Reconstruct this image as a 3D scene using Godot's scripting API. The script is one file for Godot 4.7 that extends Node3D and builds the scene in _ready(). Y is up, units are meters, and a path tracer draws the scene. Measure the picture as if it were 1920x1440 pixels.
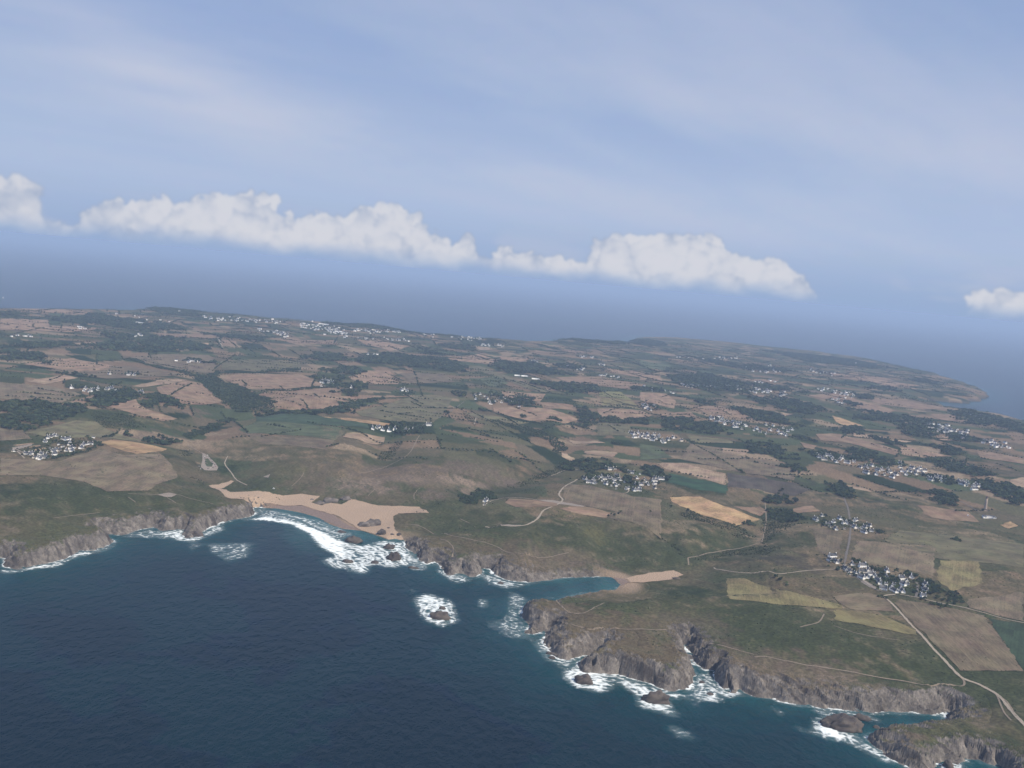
extends Node3D
# An island seen from a light aircraft 640 m above the sea: cliffs, beach, fields, hamlets, woods, lighthouse, far sea and a row of cumulus.
# x to the right, -z inland, y up, metres. All places below are ground positions in metres.
const COAST := [-1444,-1866,24,-1166,-1803,24,-1046,-1865,25,-983,-1836,25,-970,-1840,25,-945,-1788,25,-912,-1781,25,-887,-1820,25,-872,-1831,25,-861,-1892,25,-859,-1927,25,-831,-1937,25,-824,-2008,25,-836,-2027,25,-871,-2056,25,-830,-2061,25,-808,-2095,25,-789,-2148,25,-760,-2104,25,-747,-2123,25,-724,-2139,25,-693,-2074,25,-679,-2090,25,-673,-2156,25,-660,-2222,25,-642,-2262,25,-613,-2294,25,-605,-2341,20,-626,-2391,20,-570,-2401,0,-501,-2379,0,-448,-2343,0,-400,-2300,0,-447,-2335,0,-412,-2295,0,-376,-2266,0,-332,-2264,0,-299,-2243,6,-260,-2209,6,-242,-2219,8,-223,-2216,8,-212,-2168,24,-192,-2133,24,-170,-2071,24,-147,-2038,24,-137,-2068,24,-118,-2021,24,-99,-1982,24,-74,-2006,24,-54,-1980,24,-39,-1982,24,-31,-2036,24,-16,-2048,24,6,-2007,24,30,-1986,24,79,-1976,24,114,-2010,12,146,-2038,12,181,-2048,12,226,-2067,12,258,-2070,0,273,-2024,0,261,-1986,4,221,-1962,10,171,-1923,10,124,-1854,20,112,-1831,20,101,-1840,20,69,-1824,20,52,-1831,28,59,-1796,28,57,-1760,28,69,-1736,28,74,-1722,28,67,-1688,28,79,-1683,28,104,-1713,28,97,-1672,28,98,-1641,28,117,-1594,28,133,-1580,28,153,-1594,28,176,-1611,30,198,-1630,30,182,-1609,30,152,-1574,30,150,-1557,30,153,-1540,30,162,-1533,30,193,-1540,30,224,-1529,30,255,-1514,30,270,-1511,30,279,-1496,30,303,-1484,30,332,-1501,30,346,-1537,30,353,-1564,30,355,-1602,30,353,-1648,30,356,-1694,30,360,-1661,30,362,-1614,30,369,-1585,30,385,-1585,30,384,-1565,30,386,-1532,30,392,-1496,30,409,-1503,30,416,-1523,30,437,-1500,30,458,-1498,30,457,-1500,27,474,-1483,27,499,-1482,27,545,-1479,27,564,-1480,27,596,-1475,27,621,-1474,27,672,-1484,27,712,-1486,27,743,-1494,27,753,-1505,27,725,-1455,20,651,-1425,20,615,-1402,20,606,-1398,24,582,-1386,24,577,-1364,24,592,-1342,24,584,-1331,24,608,-1298,24,612,-1290,22,629,-1285,22,655,-1307,22,670,-1309,22,690,-1322,22,714,-1339,22,728,-1338,22,737,-1321,22,749,-1323,22,746,-1299,22,740,-1264,22,750,-1162,22,779,-1068,22,1075,-1060,20,2110,-1855,20,3790,-3624,20,3235,-5278,18,3330,-6198,18,3171,-6471,18,3023,-6560,18,3085,-7100,18,3352,-7161,18,3718,-7547,18,4176,-8432,18,4365,-9327,18,4488,-10217,18,4413,-10814,18,4425,-11655,18,3957,-12449,18,3219,-12691,18,2465,-13420,18,1583,-12338,16,1193,-10610,16,472,-10342,16,174,-9586,16,-92,-9467,16,-851,-9125,16,-1474,-9861,16,-1735,-9494,16,-2212,-9491,16,-2656,-9562,16,-3023,-9541,16,-3388,-9521,16,-3633,-9332,16,-3639,-8843,16,-3874,-8495,16,-4186,-7757,16,-4576,-7024,16,-5402,-6171,16,-3224,-3259,16]
const VALLEYS := [[130,[-740,-2553,4,-811,-2763,7,-915,-2936,10,-1013,-3062,13,-1047,-3286,16,-1054,-3554,18,-1139,-3938,21,-1324,-4354,24,-1477,-4672,27,-1748,-4952,30]],
	[80,[-1022,-3549,12,-922,-3783,18,-778,-3910,24,-708,-4260,30]],
	[100,[-62,-2676,12,28,-2815,15,110,-2964,19,187,-3206,22,214,-3420,26,163,-3659,29,83,-4072,33,-66,-4466,36]],
	[90,[217,-3474,16,304,-4120,22,334,-4419,28,468,-4840,34]],
	[85,[323,-2084,2,423,-2118,7,507,-2239,11,632,-2392,16,717,-2571,21,797,-2828,25,880,-3019,30]],
	[60,[424,-2120,6,456,-2245,18,417,-2331,30]],
	[90,[-987,-2953,12,-1093,-2987,22,-1263,-2989,32]],
	[60,[-453,-3236,18,-434,-3495,23,-374,-2934,29,-388,-2703,34]]]
const HILLS := [-166,-3036,330,10,-653,-2985,260,8,198,-2252,260,6,-1048,-2335,350,6,1020,-2529,500,6,-760,-2272,150,-4]
const FIELDS := [["t",[-1408,-4635,-1375,-4756,-1082,-4915,-905,-4592,-919,-4496,-1026,-4314,-1176,-4274,-1275,-4419]],
	["t",[-1097,-4133,-1051,-4286,-805,-4517,-716,-4050,-769,-3939,-855,-3864,-936,-3838,-978,-3940]],
	["t",[-1452,-3424,-1432,-3632,-1351,-3496,-1267,-3398,-1174,-3372,-1194,-3272,-1318,-3317]],
	["t",[-1492,-4006,-1475,-4326,-1421,-4362,-1269,-4065,-1173,-3929,-1199,-3736,-1242,-3638,-1406,-3817]],
	["p",[-1581,-3966,-1569,-4252,-1486,-4383,-1488,-4160,-1537,-3968]],
	["o",[-1439,-2825,-1411,-3099,-1355,-3118,-1296,-3051,-1215,-3009,-1158,-2996,-1229,-2858,-1316,-2780]],
	["b",[-1657,-2888,-1538,-2870,-1443,-2823,-1377,-2746,-1437,-2683,-1501,-2619]],
	["s",[-1196,-2783,-1178,-2839,-1023,-2857,-1011,-2796,-1040,-2669,-1103,-2711,-1163,-2754]],
	["b",[-2072,-3725,-2023,-3765,-1836,-3788,-1638,-3635,-1630,-3529,-1591,-3351,-1820,-3389,-1886,-3393]],
	["p",[-1970,-3867,-1938,-4122,-1861,-4089,-1875,-3823]],
	["t",[-1591,-3351,-1598,-3667,-1536,-3440,-1549,-3356]],
	["t",[-2242,-4366,-2208,-4765,-1924,-4600,-1891,-4443,-1965,-4280]],
	["b",[-2020,-4981,-1976,-5336,-1742,-5476,-1542,-5004,-1496,-4774,-1701,-4746,-1891,-4866]],
	["o",[-1610,-5251,-1434,-5551,-1228,-5514,-1145,-5152,-1299,-4867,-1485,-4881]],
	["g",[-980,-3685,-640,-3635,-606,-3454,-744,-3434,-911,-3432]],
	["h",[-927,-3267,-911,-3432,-602,-3435,-569,-3130,-687,-3183,-864,-3173]],
	["b",[-905,-3190,-795,-3137,-569,-3130,-559,-2963,-759,-3003]],
	["p",[-2121,-6020,-1986,-6195,-1934,-6069,-2067,-5932]],
	["p",[-2352,-5869,-2273,-5978,-2208,-5780,-2294,-5726]],
	["t",[-2452,-6536,-2142,-6789,-2050,-6539,-2343,-6313]],
	["t",[-3550,-6582,-3322,-6792,-3115,-6396,-2816,-6588,-2813,-6058,-3131,-5808]],
	["t",[-2004,-6510,-1888,-6487,-1809,-6222,-1877,-6140]],
	["p",[-2577,-5319,-2392,-5731,-2359,-5577,-2482,-5350]],
	["t",[-4367,-8091,-3580,-8082,-3420,-7626,-3660,-7422,-3889,-7206]],
	["t",[-1702,-6901,-1357,-7247,-1275,-6890,-1541,-6658]],
	["b",[-2086,-4249,-1888,-4638,-1557,-4561,-1610,-4362,-1761,-4141,-1922,-4153]],
	["t",[-859,-5009,-817,-5387,-708,-5480,-590,-4958,-579,-4867,-705,-4746,-816,-4867]],
	["t",[-839,-4196,-784,-4278,-707,-4346,-471,-4412,-652,-4257,-698,-4071,-782,-3931]],
	["s",[-719,-3655,-449,-3640,-453,-3575,-521,-3575,-704,-3617]],
	["g",[-761,-3629,-716,-3610,-527,-3571,-506,-3484,-683,-3450,-758,-3493]],
	["o",[-679,-3430,-571,-3369,-569,-3130,-626,-3178]],
	["p",[-564,-3332,-442,-3437,-429,-3316,-558,-3232]],
	["t",[-80,-4387,26,-4447,192,-4426,320,-4312,238,-4115,90,-4076,-67,-4199]],
	["y",[486,-5303,615,-5400,644,-5033,469,-5095]],
	["Y",[471,-5051,639,-4995,644,-4732,463,-4772]],
	["t",[429,-4683,636,-4665,677,-4512,551,-4302,408,-4321]],
	["p",[244,-3761,332,-3716,380,-3636,294,-3655,261,-3670]],
	["p",[283,-3490,402,-3442,379,-3340,290,-3404]],
	["p",[198,-3493,246,-3308,226,-3277,199,-3365]],
	["t",[260,-5923,447,-6088,838,-5947,698,-5594,531,-5598,336,-5678]],
	["p",[178,-5282,295,-5243,292,-5185,194,-5145]],
	["t",[-473,-6502,-261,-7219,-102,-6739,-154,-6398,-373,-6459]],
	["o",[-280,-6083,-217,-6205,201,-5056,144,-5015]],
	["h",[-205,-5438,-87,-5631,-20,-5350,-111,-5068]],
	["t",[-52,-4953,180,-4966,146,-4665,-39,-4743]],
	["o",[-617,-3822,-434,-4538,-279,-4512,-269,-4154,-293,-3735,-454,-3682,-582,-3744]],
	["t",[129,-4653,304,-4668,315,-4541,159,-4427]],
	["t",[-1250,-7488,-1086,-7607,-806,-7281,-873,-6767,-1103,-7098]],
	["p",[-979,-7069,-832,-7158,-834,-6860,-936,-6860]],
	["p",[-339,-7998,-141,-7843,-274,-7534]],
	["t",[-124,-7118,116,-7137,75,-6851,-91,-6828]],
	["t",[155,-8117,333,-8031,181,-7888]],
	["t",[385,-8610,633,-8479,485,-8071]],
	["t",[657,-6931,1046,-6761,940,-6359,685,-6549]],
	["o",[390,-4192,527,-4161,505,-3830,362,-3840]],
	["b",[-635,-5386,-399,-5581,-308,-5174,-513,-4933]],
	["o",[-202,-4087,90,-4029,29,-3940,-119,-3934]],
	["b",[179,-2800,251,-2839,361,-2768,377,-2728,459,-2720,405,-2337,375,-2390,280,-2445,306,-2523,169,-2577]],
	["t",[18,-2586,149,-2554,148,-2519,38,-2460,10,-2502]],
	["t",[182,-2528,231,-2544,299,-2502,270,-2435,147,-2493]],
	["p",[524,-3298,617,-3350,752,-3216,705,-3013,623,-3145,546,-3213]],
	["G",[543,-3144,715,-3012,682,-2887,575,-2911,520,-2992]],
	["D",[759,-3236,955,-3139,993,-3064,924,-2981,821,-3026,711,-2996]],
	["b",[729,-3789,851,-3759,822,-3618,895,-3571,1026,-3551,1022,-3329,974,-3182,813,-3276,627,-3410]],
	["p",[855,-3762,960,-3768,900,-3593,826,-3641]],
	["t",[738,-5494,892,-5517,893,-5163,832,-4850,690,-5102]],
	["t",[980,-5102,1133,-5169,1250,-4800,1195,-4699,980,-4767]],
	["p",[1429,-5175,1523,-5123,1421,-4945]],
	["s",[1754,-5201,1815,-4880,1709,-4783,1690,-4940]],
	["p",[1654,-4593,1877,-4426,1827,-4372,1615,-4453]],
	["t",[1421,-4402,1558,-4478,1693,-4122,1635,-3953,1502,-4176,1383,-4217]],
	["t",[1753,-4254,1911,-4085,1715,-3945,1667,-4014]],
	["t",[1260,-4103,1307,-4028,1263,-3912,1231,-3943]],
	["t",[2545,-5799,2704,-5856,2657,-5541,2481,-5514]],
	["t",[2124,-4740,2372,-4755,2292,-4652,2081,-4595]],
	["p",[1907,-3584,1999,-3660,2018,-3594,1882,-3434,1860,-3477]],
	["t",[2139,-4348,2294,-4223,2196,-4035,2038,-4099]],
	["t",[1507,-6002,1828,-5850,1716,-5675,1508,-5801]],
	["t",[1913,-6264,2250,-6569,2335,-5794,2164,-5595,2046,-6106]],
	["p",[2077,-5752,2280,-5715,2174,-5560]],
	["t",[2644,-8399,2863,-8422,3350,-7892,2985,-7465,2869,-7937]],
	["t",[1540,-6997,2021,-7255,1891,-6990]],
	["p",[1720,-8818,2051,-9154,1861,-8697]],
	["t",[886,-6691,1024,-6677,984,-6307,829,-6232]],
	["p",[1103,-3227,1204,-3203,1215,-3114,1143,-3163]],
	["t",[2384,-6555,2573,-6476,2863,-6269,2595,-6007,2365,-6135]],
	["h",[1055,-8065,1269,-7703,1135,-7237,952,-7226]],
	["t",[716,-4601,903,-4788,901,-4552,717,-4412]],
	["h",[516,-3683,586,-3631,602,-3437,474,-3340]],
	["o",[752,-4016,922,-3980,936,-3892,745,-3834]],
	["t",[2950,-8684,3246,-8600,3278,-8132,3073,-8272]],
	["b",[1820,-6830,2089,-6676,2241,-6540,1939,-6448]],
	["s",[492,-2770,587,-2805,640,-2719,731,-2656,635,-2533,553,-2567,487,-2704]],
	["Y",[510,-2070,547,-2057,600,-1962,697,-1889,695,-1859,569,-1850,472,-1862]],
	["Y",[676,-1848,721,-1854,775,-1839,807,-1771,797,-1738,727,-1762,660,-1788]],
	["b",[701,-1939,793,-1975,813,-1955,807,-1869,713,-1863,701,-1890]],
	["b",[847,-1951,914,-1931,992,-1886,955,-1724,925,-1602,811,-1592,813,-1732,823,-1921]],
	["g",[995,-1875,1054,-1848,1110,-1821,994,-1614,925,-1602,955,-1724]],
	["b",[1009,-1992,1178,-2088,1065,-1870,980,-1930]],
	["Y",[1081,-2297,1181,-2310,1114,-2139,996,-2040,996,-2122]],
	["b",[837,-2530,908,-2500,812,-2224,802,-2254,782,-2282]],
	["b",[920,-2425,1130,-2433,1005,-2153,878,-2209,849,-2249]],
	["o",[1094,-2580,1418,-2547,1285,-2293,1085,-2307,1001,-2450]],
	["t",[1286,-2940,1438,-2917,1411,-2783,1267,-2778]],
	["t",[847,-2773,924,-2815,922,-2732,852,-2710]],
	["s",[1462,-2766,1520,-2822,1519,-2774,1462,-2720]],
	["t",[668,-2739,772,-2823,786,-2785,742,-2702]],
	["b",[-1317,-2462,-1170,-2476,-1163,-2707,-1063,-2638,-999,-2735,-929,-2630,-867,-2512,-864,-2295,-941,-2240,-1017,-2294,-1134,-2328,-1225,-2292]],
	["p",[-1375,-2634,-1355,-2695,-1342,-2691,-1358,-2627]],
	["p",[-1338,-2610,-1321,-2679,-1311,-2667,-1324,-2605]],
	["p",[-1305,-2599,-1293,-2654,-1280,-2639,-1287,-2597]]]
const BLOBS := [[570,-1718,190,"H",0.8],
	[509,-1881,120,"H",0.8],
	[414,-1779,130,"H",0.8],
	[594,-1607,170,"H",0.8],
	[672,-1518,140,"H",0.8],
	[422,-1979,60,"K",0.8],
	[202,-1922,35,"K",0.8],
	[362,-2026,50,"H",0.8],
	[82,-2240,160,"H",0.8],
	[241,-2294,150,"H",0.8],
	[-49,-2344,120,"H",0.8],
	[341,-2250,130,"H",0.8],
	[197,-2472,70,"Y",0.5],
	[229,-2315,60,"Y",0.5],
	[463,-2289,110,"H",0.8],
	[596,-2419,110,"H",0.8],
	[-225,-2765,160,"R",0.8],
	[-365,-2660,120,"R",0.8],
	[-74,-2912,150,"R",0.7],
	[-428,-2594,80,"S",0.4],
	[-129,-2749,70,"S",0.3],
	[-30,-3090,140,"O",0.6],
	[-324,-3062,150,"O",0.7],
	[82,-2057,120,"R",0.6],
	[-38,-2100,100,"B",0.7],
	[203,-2100,90,"R",0.5],
	[-998,-2170,150,"H",0.8],
	[-887,-2175,140,"H",0.8],
	[-1030,-2063,110,"H",0.8],
	[-778,-2252,90,"H",0.8],
	[-919,-1933,130,"O",0.7],
	[-1127,-2158,60,"K",0.6],
	[-841,-2733,60,"K",0.7],
	[-804,-2765,50,"K",0.6],
	[-826,-2550,60,"B",0.7],
	[-1136,-3250,110,"H",0.8],
	[-1112,-3039,100,"R",0.7],
	[-1188,-3560,80,"R",0.8],
	[-820,-3040,120,"O",0.7],
	[-604,-2775,150,"O",0.7],
	[-711,-2949,110,"O",0.6],
	[127,-1753,60,"R",0.8],
	[191,-1660,90,"B",0.8],
	[261,-1615,90,"B",0.8],
	[330,-1577,70,"R",0.7],
	[461,-1552,90,"R",0.7],
	[557,-1514,90,"R",0.7],
	[597,-1505,60,"S",0.3],
	[372,-1711,80,"R",0.5],
	[657,-1374,50,"O",0.8],
	[611,-1338,40,"R",0.8],
	[726,-1404,50,"O",0.9],
	[867,-1616,150,"H",0.7],
	[791,-1591,120,"H",0.7],
	[749,-1332,60,"H",0.8],
	[687,-1802,110,"O",0.5],
	[606,-2286,110,"H",0.8],
	[543,-2358,90,"H",0.8],
	[744,-2742,110,"K",0.5],
	[746,-2418,90,"H",0.8],
	[684,-2197,90,"D",0.6],
	[1067,-3076,180,"K",0.5],
	[1282,-3002,180,"K",0.5],
	[903,-3180,140,"D",0.6],
	[1200,-2581,200,"O",0.6],
	[-1138,-4012,120,"H",0.8],
	[-1339,-4440,120,"H",0.8],
	[-1367,-3228,150,"H",0.8],
	[-1107,-7474,400,"H",0.5],
	[148,-3957,120,"K",0.6],
	[205,-3229,80,"K",0.7],
	[93,-3009,80,"K",0.6],
	[27,-2776,60,"K",0.6],
	[632,-3771,140,"H",0.6],
	[367,-3221,90,"K",0.5],
	[748,-3491,120,"o",0.4],
	[1595,-4403,300,"K",0.4],
	[1850,-3876,250,"K",0.5],
	[-2236,-6028,500,"H",0.5],
	[1437,-7683,500,"H",0.4],
	[-503,-2743,90,"R",0.5],
	[-538,-2622,70,"B",0.6],
	[-380,-2658,45,"S",0.6],
	[-325,-2590,40,"S",0.6],
	[-146,-2759,55,"S",0.6],
	[-98,-2765,45,"S",0.5],
	[-457,-2668,40,"S",0.5],
	[-271,-2690,50,"S",0.5],
	[-189,-2552,50,"R",0.8],
	[-6,-2872,60,"R",0.7],
	[-392,-2834,70,"R",0.7],
	[107,-1742,75,"B",0.9],
	[200,-1655,110,"B",0.9],
	[285,-1583,80,"B",0.9],
	[335,-1547,60,"B",0.9],
	[125,-1900,50,"R",0.8],
	[846,-2093,55,"K",0.7],
	[880,-2028,50,"K",0.7],
	[823,-2164,40,"K",0.5],
	[327,-2981,60,"K",0.7],
	[406,-2935,60,"K",0.7],
	[-1280,-2644,60,"K",0.6],
	[-1266,-2742,50,"K",0.6],
	[903,-2569,50,"K",0.6],
	[990,-2567,50,"K",0.5]]
const WOODS := [[8,1.0,"tree",[-1869,-3253,-1780,-3316,-1697,-3375,-1624,-3328,-1524,-3398,-1470,-3293,-1451,-3174,-1456,-3012,-1443,-2833,-1546,-2883,-1657,-2888]],
	[8,1.0,"tree",[-1558,-3475,-1587,-3675,-1583,-3864,-1476,-3760,-1429,-3624,-1442,-3431,-1476,-3335]],
	[8,1.0,"tree",[-1473,-3824,-1406,-3817,-1289,-3691,-1212,-3571,-1251,-3511,-1338,-3584]],
	[8,1.0,"tree",[-1464,-3711,-1380,-3605,-1294,-3468,-1309,-3455]],
	[8,1.0,"tree",[-2577,-4787,-2565,-4865,-2370,-4804,-2287,-4620,-2394,-4449]],
	[8,1.0,"tree",[-2708,-5136,-2638,-5382,-2437,-5296,-2469,-5117,-2636,-4963]],
	[8,1.0,"tree",[-2490,-5367,-2236,-6028,-1925,-6112,-1854,-5822,-1993,-5381,-2348,-5275]],
	[8,1.0,"tree",[-3391,-6958,-3415,-7842,-3001,-7469,-2593,-7342,-2396,-6936,-2562,-6569,-2874,-6724,-3233,-6688]],
	[8,1.0,"tree",[-2337,-6143,-2220,-6397,-2137,-6163,-2253,-5956]],
	[8,1.0,"tree",[-2748,-6268,-2499,-6175,-2359,-5859,-2477,-5855]],
	[8,1.0,"tree",[-2297,-6871,-1806,-6954,-1669,-6674,-1952,-6579]],
	[8,1.0,"tree",[-3889,-7206,-3722,-7249,-3574,-6862,-3628,-6725]],
	[8,1.0,"tree",[-3855,-9853,-3440,-10141,-2816,-8545,-3105,-8341]],
	[8,1.0,"tree",[-1289,-5825,-1199,-6190,-1109,-6142,-1046,-5808,-1236,-5687]],
	[8,1.0,"tree",[-1235,-3057,-1204,-3051,-1182,-3005,-1206,-3014]],
	[8,1.0,"tree",[-1143,-2971,-1063,-3063,-1028,-3031,-1041,-2986,-1100,-2903]],
	[8,1.0,"tree",[-1748,-3828,-1734,-3860,-1687,-3749,-1711,-3748]],
	[8,1.0,"tree",[-1574,-3807,-1518,-3884,-1479,-3820,-1473,-3733]],
	[8,1.0,"tree",[-2202,-4457,-2199,-4510,-2159,-4433,-2172,-4401]],
	[8,1.0,"tree",[-1979,-4199,-1938,-4221,-1906,-4152,-1943,-4133]],
	[8,1.0,"tree",[-1913,-4202,-1806,-4139,-1795,-4095,-1884,-4139]],
	[8,1.0,"tree",[-1786,-5165,-1705,-5211,-1680,-5107,-1749,-5087]],
	[8,1.0,"tree",[-1671,-5139,-1591,-5158,-1546,-5018,-1624,-5027]],
	[8,1.0,"tree",[-1789,-4379,-1725,-4423,-1706,-4354,-1763,-4335]],
	[8,1.0,"tree",[-1018,-4877,-925,-4866,-910,-4749,-982,-4750]],
	[8,1.0,"tree",[-966,-3787,-812,-3734,-706,-3995,-668,-3789,-787,-3622,-984,-3699]],
	[6,0.6,"tree",[-2017,-4973,-1701,-4746,-1535,-4625,-1516,-4543,-1669,-4634,-1995,-4908]],
	[6,0.6,"tree",[-1303,-4882,-1161,-5220,-1141,-5135,-1285,-4816]],
	[6,0.6,"tree",[-1108,-4258,-1020,-4291,-837,-4598,-826,-4538,-1003,-4223,-1091,-4198]],
	[6,0.62,"tree",[-1544,-4600,-1493,-4764,-1356,-4495,-1259,-4393,-1171,-4259,-978,-3940,-948,-3829,-980,-3685,-1062,-3702,-1160,-3887,-1269,-4065,-1432,-4394]],
	[5,0.5,"tree",[-1081,-3147,-1077,-3275,-1057,-3574,-1020,-3585,-1026,-3307,-1039,-3095]],
	[6,0.4,"bush",[-1460,-3300,-1318,-3286,-1192,-3139,-1235,-3057,-1334,-3072]],
	[8,1.0,"tree",[-1246,-6140,-1160,-6230,-972,-5879,-972,-5755,-1155,-5704]],
	[8,1.0,"tree",[-991,-5989,-812,-6596,-473,-6502,-260,-5921,-323,-5698,-630,-5769,-925,-5799]],
	[8,1.0,"tree",[-159,-6195,-102,-6739,138,-6842,309,-6318,411,-6056,240,-6018,-28,-5895]],
	[8,1.0,"tree",[-1056,-5231,-928,-5505,-836,-5319,-815,-5139,-1029,-5103]],
	[8,1.0,"tree",[112,-5546,501,-5621,483,-5260,260,-5098,150,-5346]],
	[8,1.0,"tree",[-285,-4714,-245,-4778,-224,-4650,-247,-4535,-272,-4583]],
	[8,1.0,"tree",[-110,-4764,-59,-4872,-37,-4676,-79,-4594]],
	[8,1.0,"tree",[-20,-4687,32,-4791,121,-4748,114,-4519,42,-4464,-25,-4528]],
	[8,1.0,"tree",[309,-4577,377,-4704,422,-4439,375,-4202,318,-4024,272,-4027,330,-4220,319,-4457]],
	[8,1.0,"tree",[406,-4294,642,-4381,603,-4203,418,-4153]],
	[8,1.0,"tree",[-763,-3909,-698,-4204,-557,-4321,-627,-4106,-624,-3818,-705,-3689]],
	[8,1.0,"tree",[-452,-3617,-369,-3665,-322,-3541,-313,-3452,-431,-3519]],
	[8,1.0,"tree",[-1838,-8963,-1743,-10151,-1249,-10274,-851,-9891,-513,-9781,-495,-8835,-993,-8877,-1474,-8788]],
	[8,1.0,"tree",[235,-11051,616,-11269,1292,-11717,1707,-11308,1547,-10211,715,-9691,285,-10473]],
	[8,1.0,"tree",[-661,-7770,-372,-8061,-307,-7343,-546,-7420]],
	[8,1.0,"tree",[-735,-7372,-630,-7133,-484,-6640,-623,-6802]],
	[8,1.0,"tree",[-941,-4683,-884,-4989,-846,-4886,-882,-4649]],
	[8,1.0,"tree",[-874,-4655,-755,-4830,-712,-4625,-805,-4517]],
	[8,1.0,"tree",[-824,-4465,-726,-4503,-701,-4332,-790,-4310]],
	[8,1.0,"tree",[-267,-4073,-252,-4083,-246,-3997,-260,-3988]],
	[8,1.0,"tree",[169,-4196,241,-4193,230,-4133,175,-4130]],
	[8,1.0,"tree",[-131,-4221,-77,-4253,-75,-4189,-125,-4168]],
	[8,1.0,"tree",[52,-4213,79,-4210,79,-4142,56,-4156]],
	[8,1.0,"tree",[702,-4899,757,-4903,722,-4719,688,-4728]],
	[8,1.0,"tree",[715,-5747,899,-5756,870,-5553,704,-5554]],
	[8,1.0,"tree",[250,-6735,404,-7047,518,-6791,381,-6584]],
	[8,1.0,"tree",[-385,-8620,-197,-8767,-61,-8374,-306,-8264]],
	[8,1.0,"tree",[-423,-3655,-403,-3714,-372,-3687,-408,-3642]],
	[6,0.5,"tree",[-83,-3958,30,-3914,140,-3872,199,-3690,234,-3551,188,-3404,155,-3635,52,-3743]],
	[6,0.4,"bush",[-410,-2983,-409,-3137,-386,-3280,-368,-3327,-359,-3072,-385,-2974]],
	[6,0.4,"bush",[-224,-4073,-148,-4069,-125,-3744,-166,-3857]],
	[8,0.5,"tree",[-571,-4545,-473,-4653,-458,-4521,-517,-4514]],
	[8,1.0,"tree",[1106,-6752,1431,-7193,1610,-6786,1492,-5990,1168,-5940,1065,-6077]],
	[8,1.0,"tree",[717,-4412,811,-4530,971,-4380,982,-4217,913,-4101,785,-4111,680,-4107]],
	[8,1.0,"tree",[1185,-5205,1351,-5084,1423,-4841,1430,-4524,1319,-4644,1195,-4699]],
	[8,1.0,"tree",[1419,-5732,1662,-5919,1792,-5730,1819,-5403,1510,-5114]],
	[8,1.0,"tree",[1660,-4786,1784,-4796,1664,-4538,1570,-4485]],
	[8,1.0,"tree",[2119,-5212,2325,-5417,2170,-4894,2005,-4553,1949,-4701]],
	[8,1.0,"tree",[1939,-5324,2214,-5425,2105,-5202,1884,-5136]],
	[8,1.0,"tree",[1891,-4325,2058,-4413,2000,-4128,1911,-4085]],
	[8,1.0,"tree",[983,-3915,1101,-4022,1134,-3806,1090,-3619,1027,-3671,962,-3726]],
	[8,1.0,"tree",[1413,-3938,1523,-4087,1533,-3950,1543,-3822,1420,-3684,1361,-3740]],
	[8,1.0,"tree",[1694,-3936,1795,-3938,1892,-3895,1895,-3731,1766,-3527,1719,-3656,1688,-3803]],
	[8,1.0,"tree",[1766,-3527,1871,-3499,1839,-3352,1686,-3059,1679,-3230,1667,-3319]],
	[8,1.0,"tree",[455,-3189,515,-3234,539,-3142,511,-3019,475,-3035]],
	[8,1.0,"tree",[1083,-3187,1144,-3227,1147,-3118,1096,-2950,1057,-2964,1053,-3051]],
	[8,1.0,"tree",[1425,-3195,1498,-3254,1498,-3103,1422,-2964,1375,-3001]],
	[8,1.0,"tree",[825,-2961,900,-2984,886,-2889,825,-2841,805,-2884]],
	[8,1.0,"tree",[1292,-4276,1368,-4317,1322,-4134,1259,-4127]],
	[8,1.0,"tree",[2777,-6077,2988,-6256,3061,-6031,3035,-5686,2746,-5088,2760,-5375,2607,-5435]],
	[8,1.0,"tree",[1698,-4498,1806,-4388,1750,-4201,1690,-4327]],
	[8,1.0,"tree",[1036,-3479,1089,-3509,1058,-3379,1006,-3322]],
	[8,1.0,"tree",[1043,-5270,1124,-5286,1098,-5128,984,-5186]],
	[8,1.0,"tree",[1223,-3916,1254,-3908,1198,-3750,1190,-3789]],
	[8,1.0,"tree",[2160,-4823,2344,-4740,2268,-4581,2158,-4637]],
	[8,1.0,"tree",[2104,-6050,2195,-6018,2097,-5811,2058,-5875]],
	[8,1.0,"tree",[2391,-6615,2513,-6647,2410,-6364,2328,-6358]],
	[8,1.0,"tree",[1238,-3855,1324,-3896,1257,-3734,1211,-3714]],
	[8,1.0,"tree",[1485,-3796,1581,-3755,1542,-3678,1448,-3677]],
	[8,1.0,"tree",[1577,-3522,1649,-3515,1566,-3345,1532,-3365]],
	[8,1.0,"tree",[1435,-6770,1887,-6758,2002,-6385,1704,-6377]],
	[8,1.0,"tree",[1951,-5664,2257,-5532,2391,-5305,2174,-5321]],
	[8,1.0,"tree",[1544,-8979,2186,-8538,2501,-8271,1859,-7884]],
	[8,1.0,"tree",[2895,-11395,3754,-11113,3956,-9854,3067,-9646]],
	[8,1.0,"tree",[3513,-8500,3772,-8821,3832,-8620,3494,-8241]],
	[8,1.0,"tree",[2770,-7432,2971,-7391,2878,-7150,2654,-7032]],
	[6,0.4,"bush",[485,-2584,521,-2631,557,-2558,647,-2538,674,-2465,623,-2428,556,-2494,485,-2520]],
	[6,0.4,"bush",[409,-2353,442,-2274,454,-2228,430,-2256]],
	[6,0.35,"bush",[465,-2233,561,-2326,666,-2392,705,-2317,651,-2259,556,-2278,483,-2228]],
	[6,0.4,"bush",[749,-2705,768,-2627,799,-2581,850,-2589,749,-2515,672,-2376,679,-2445]],
	[7,0.62,"tree",[793,-2811,842,-2776,850,-2627,802,-2593,768,-2627,768,-2712]],
	[7,0.62,"tree",[665,-2581,705,-2621,693,-2569,660,-2548]],
	[7,0.62,"tree",[1021,-2560,1043,-2567,1019,-2504,1005,-2510]],
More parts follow.
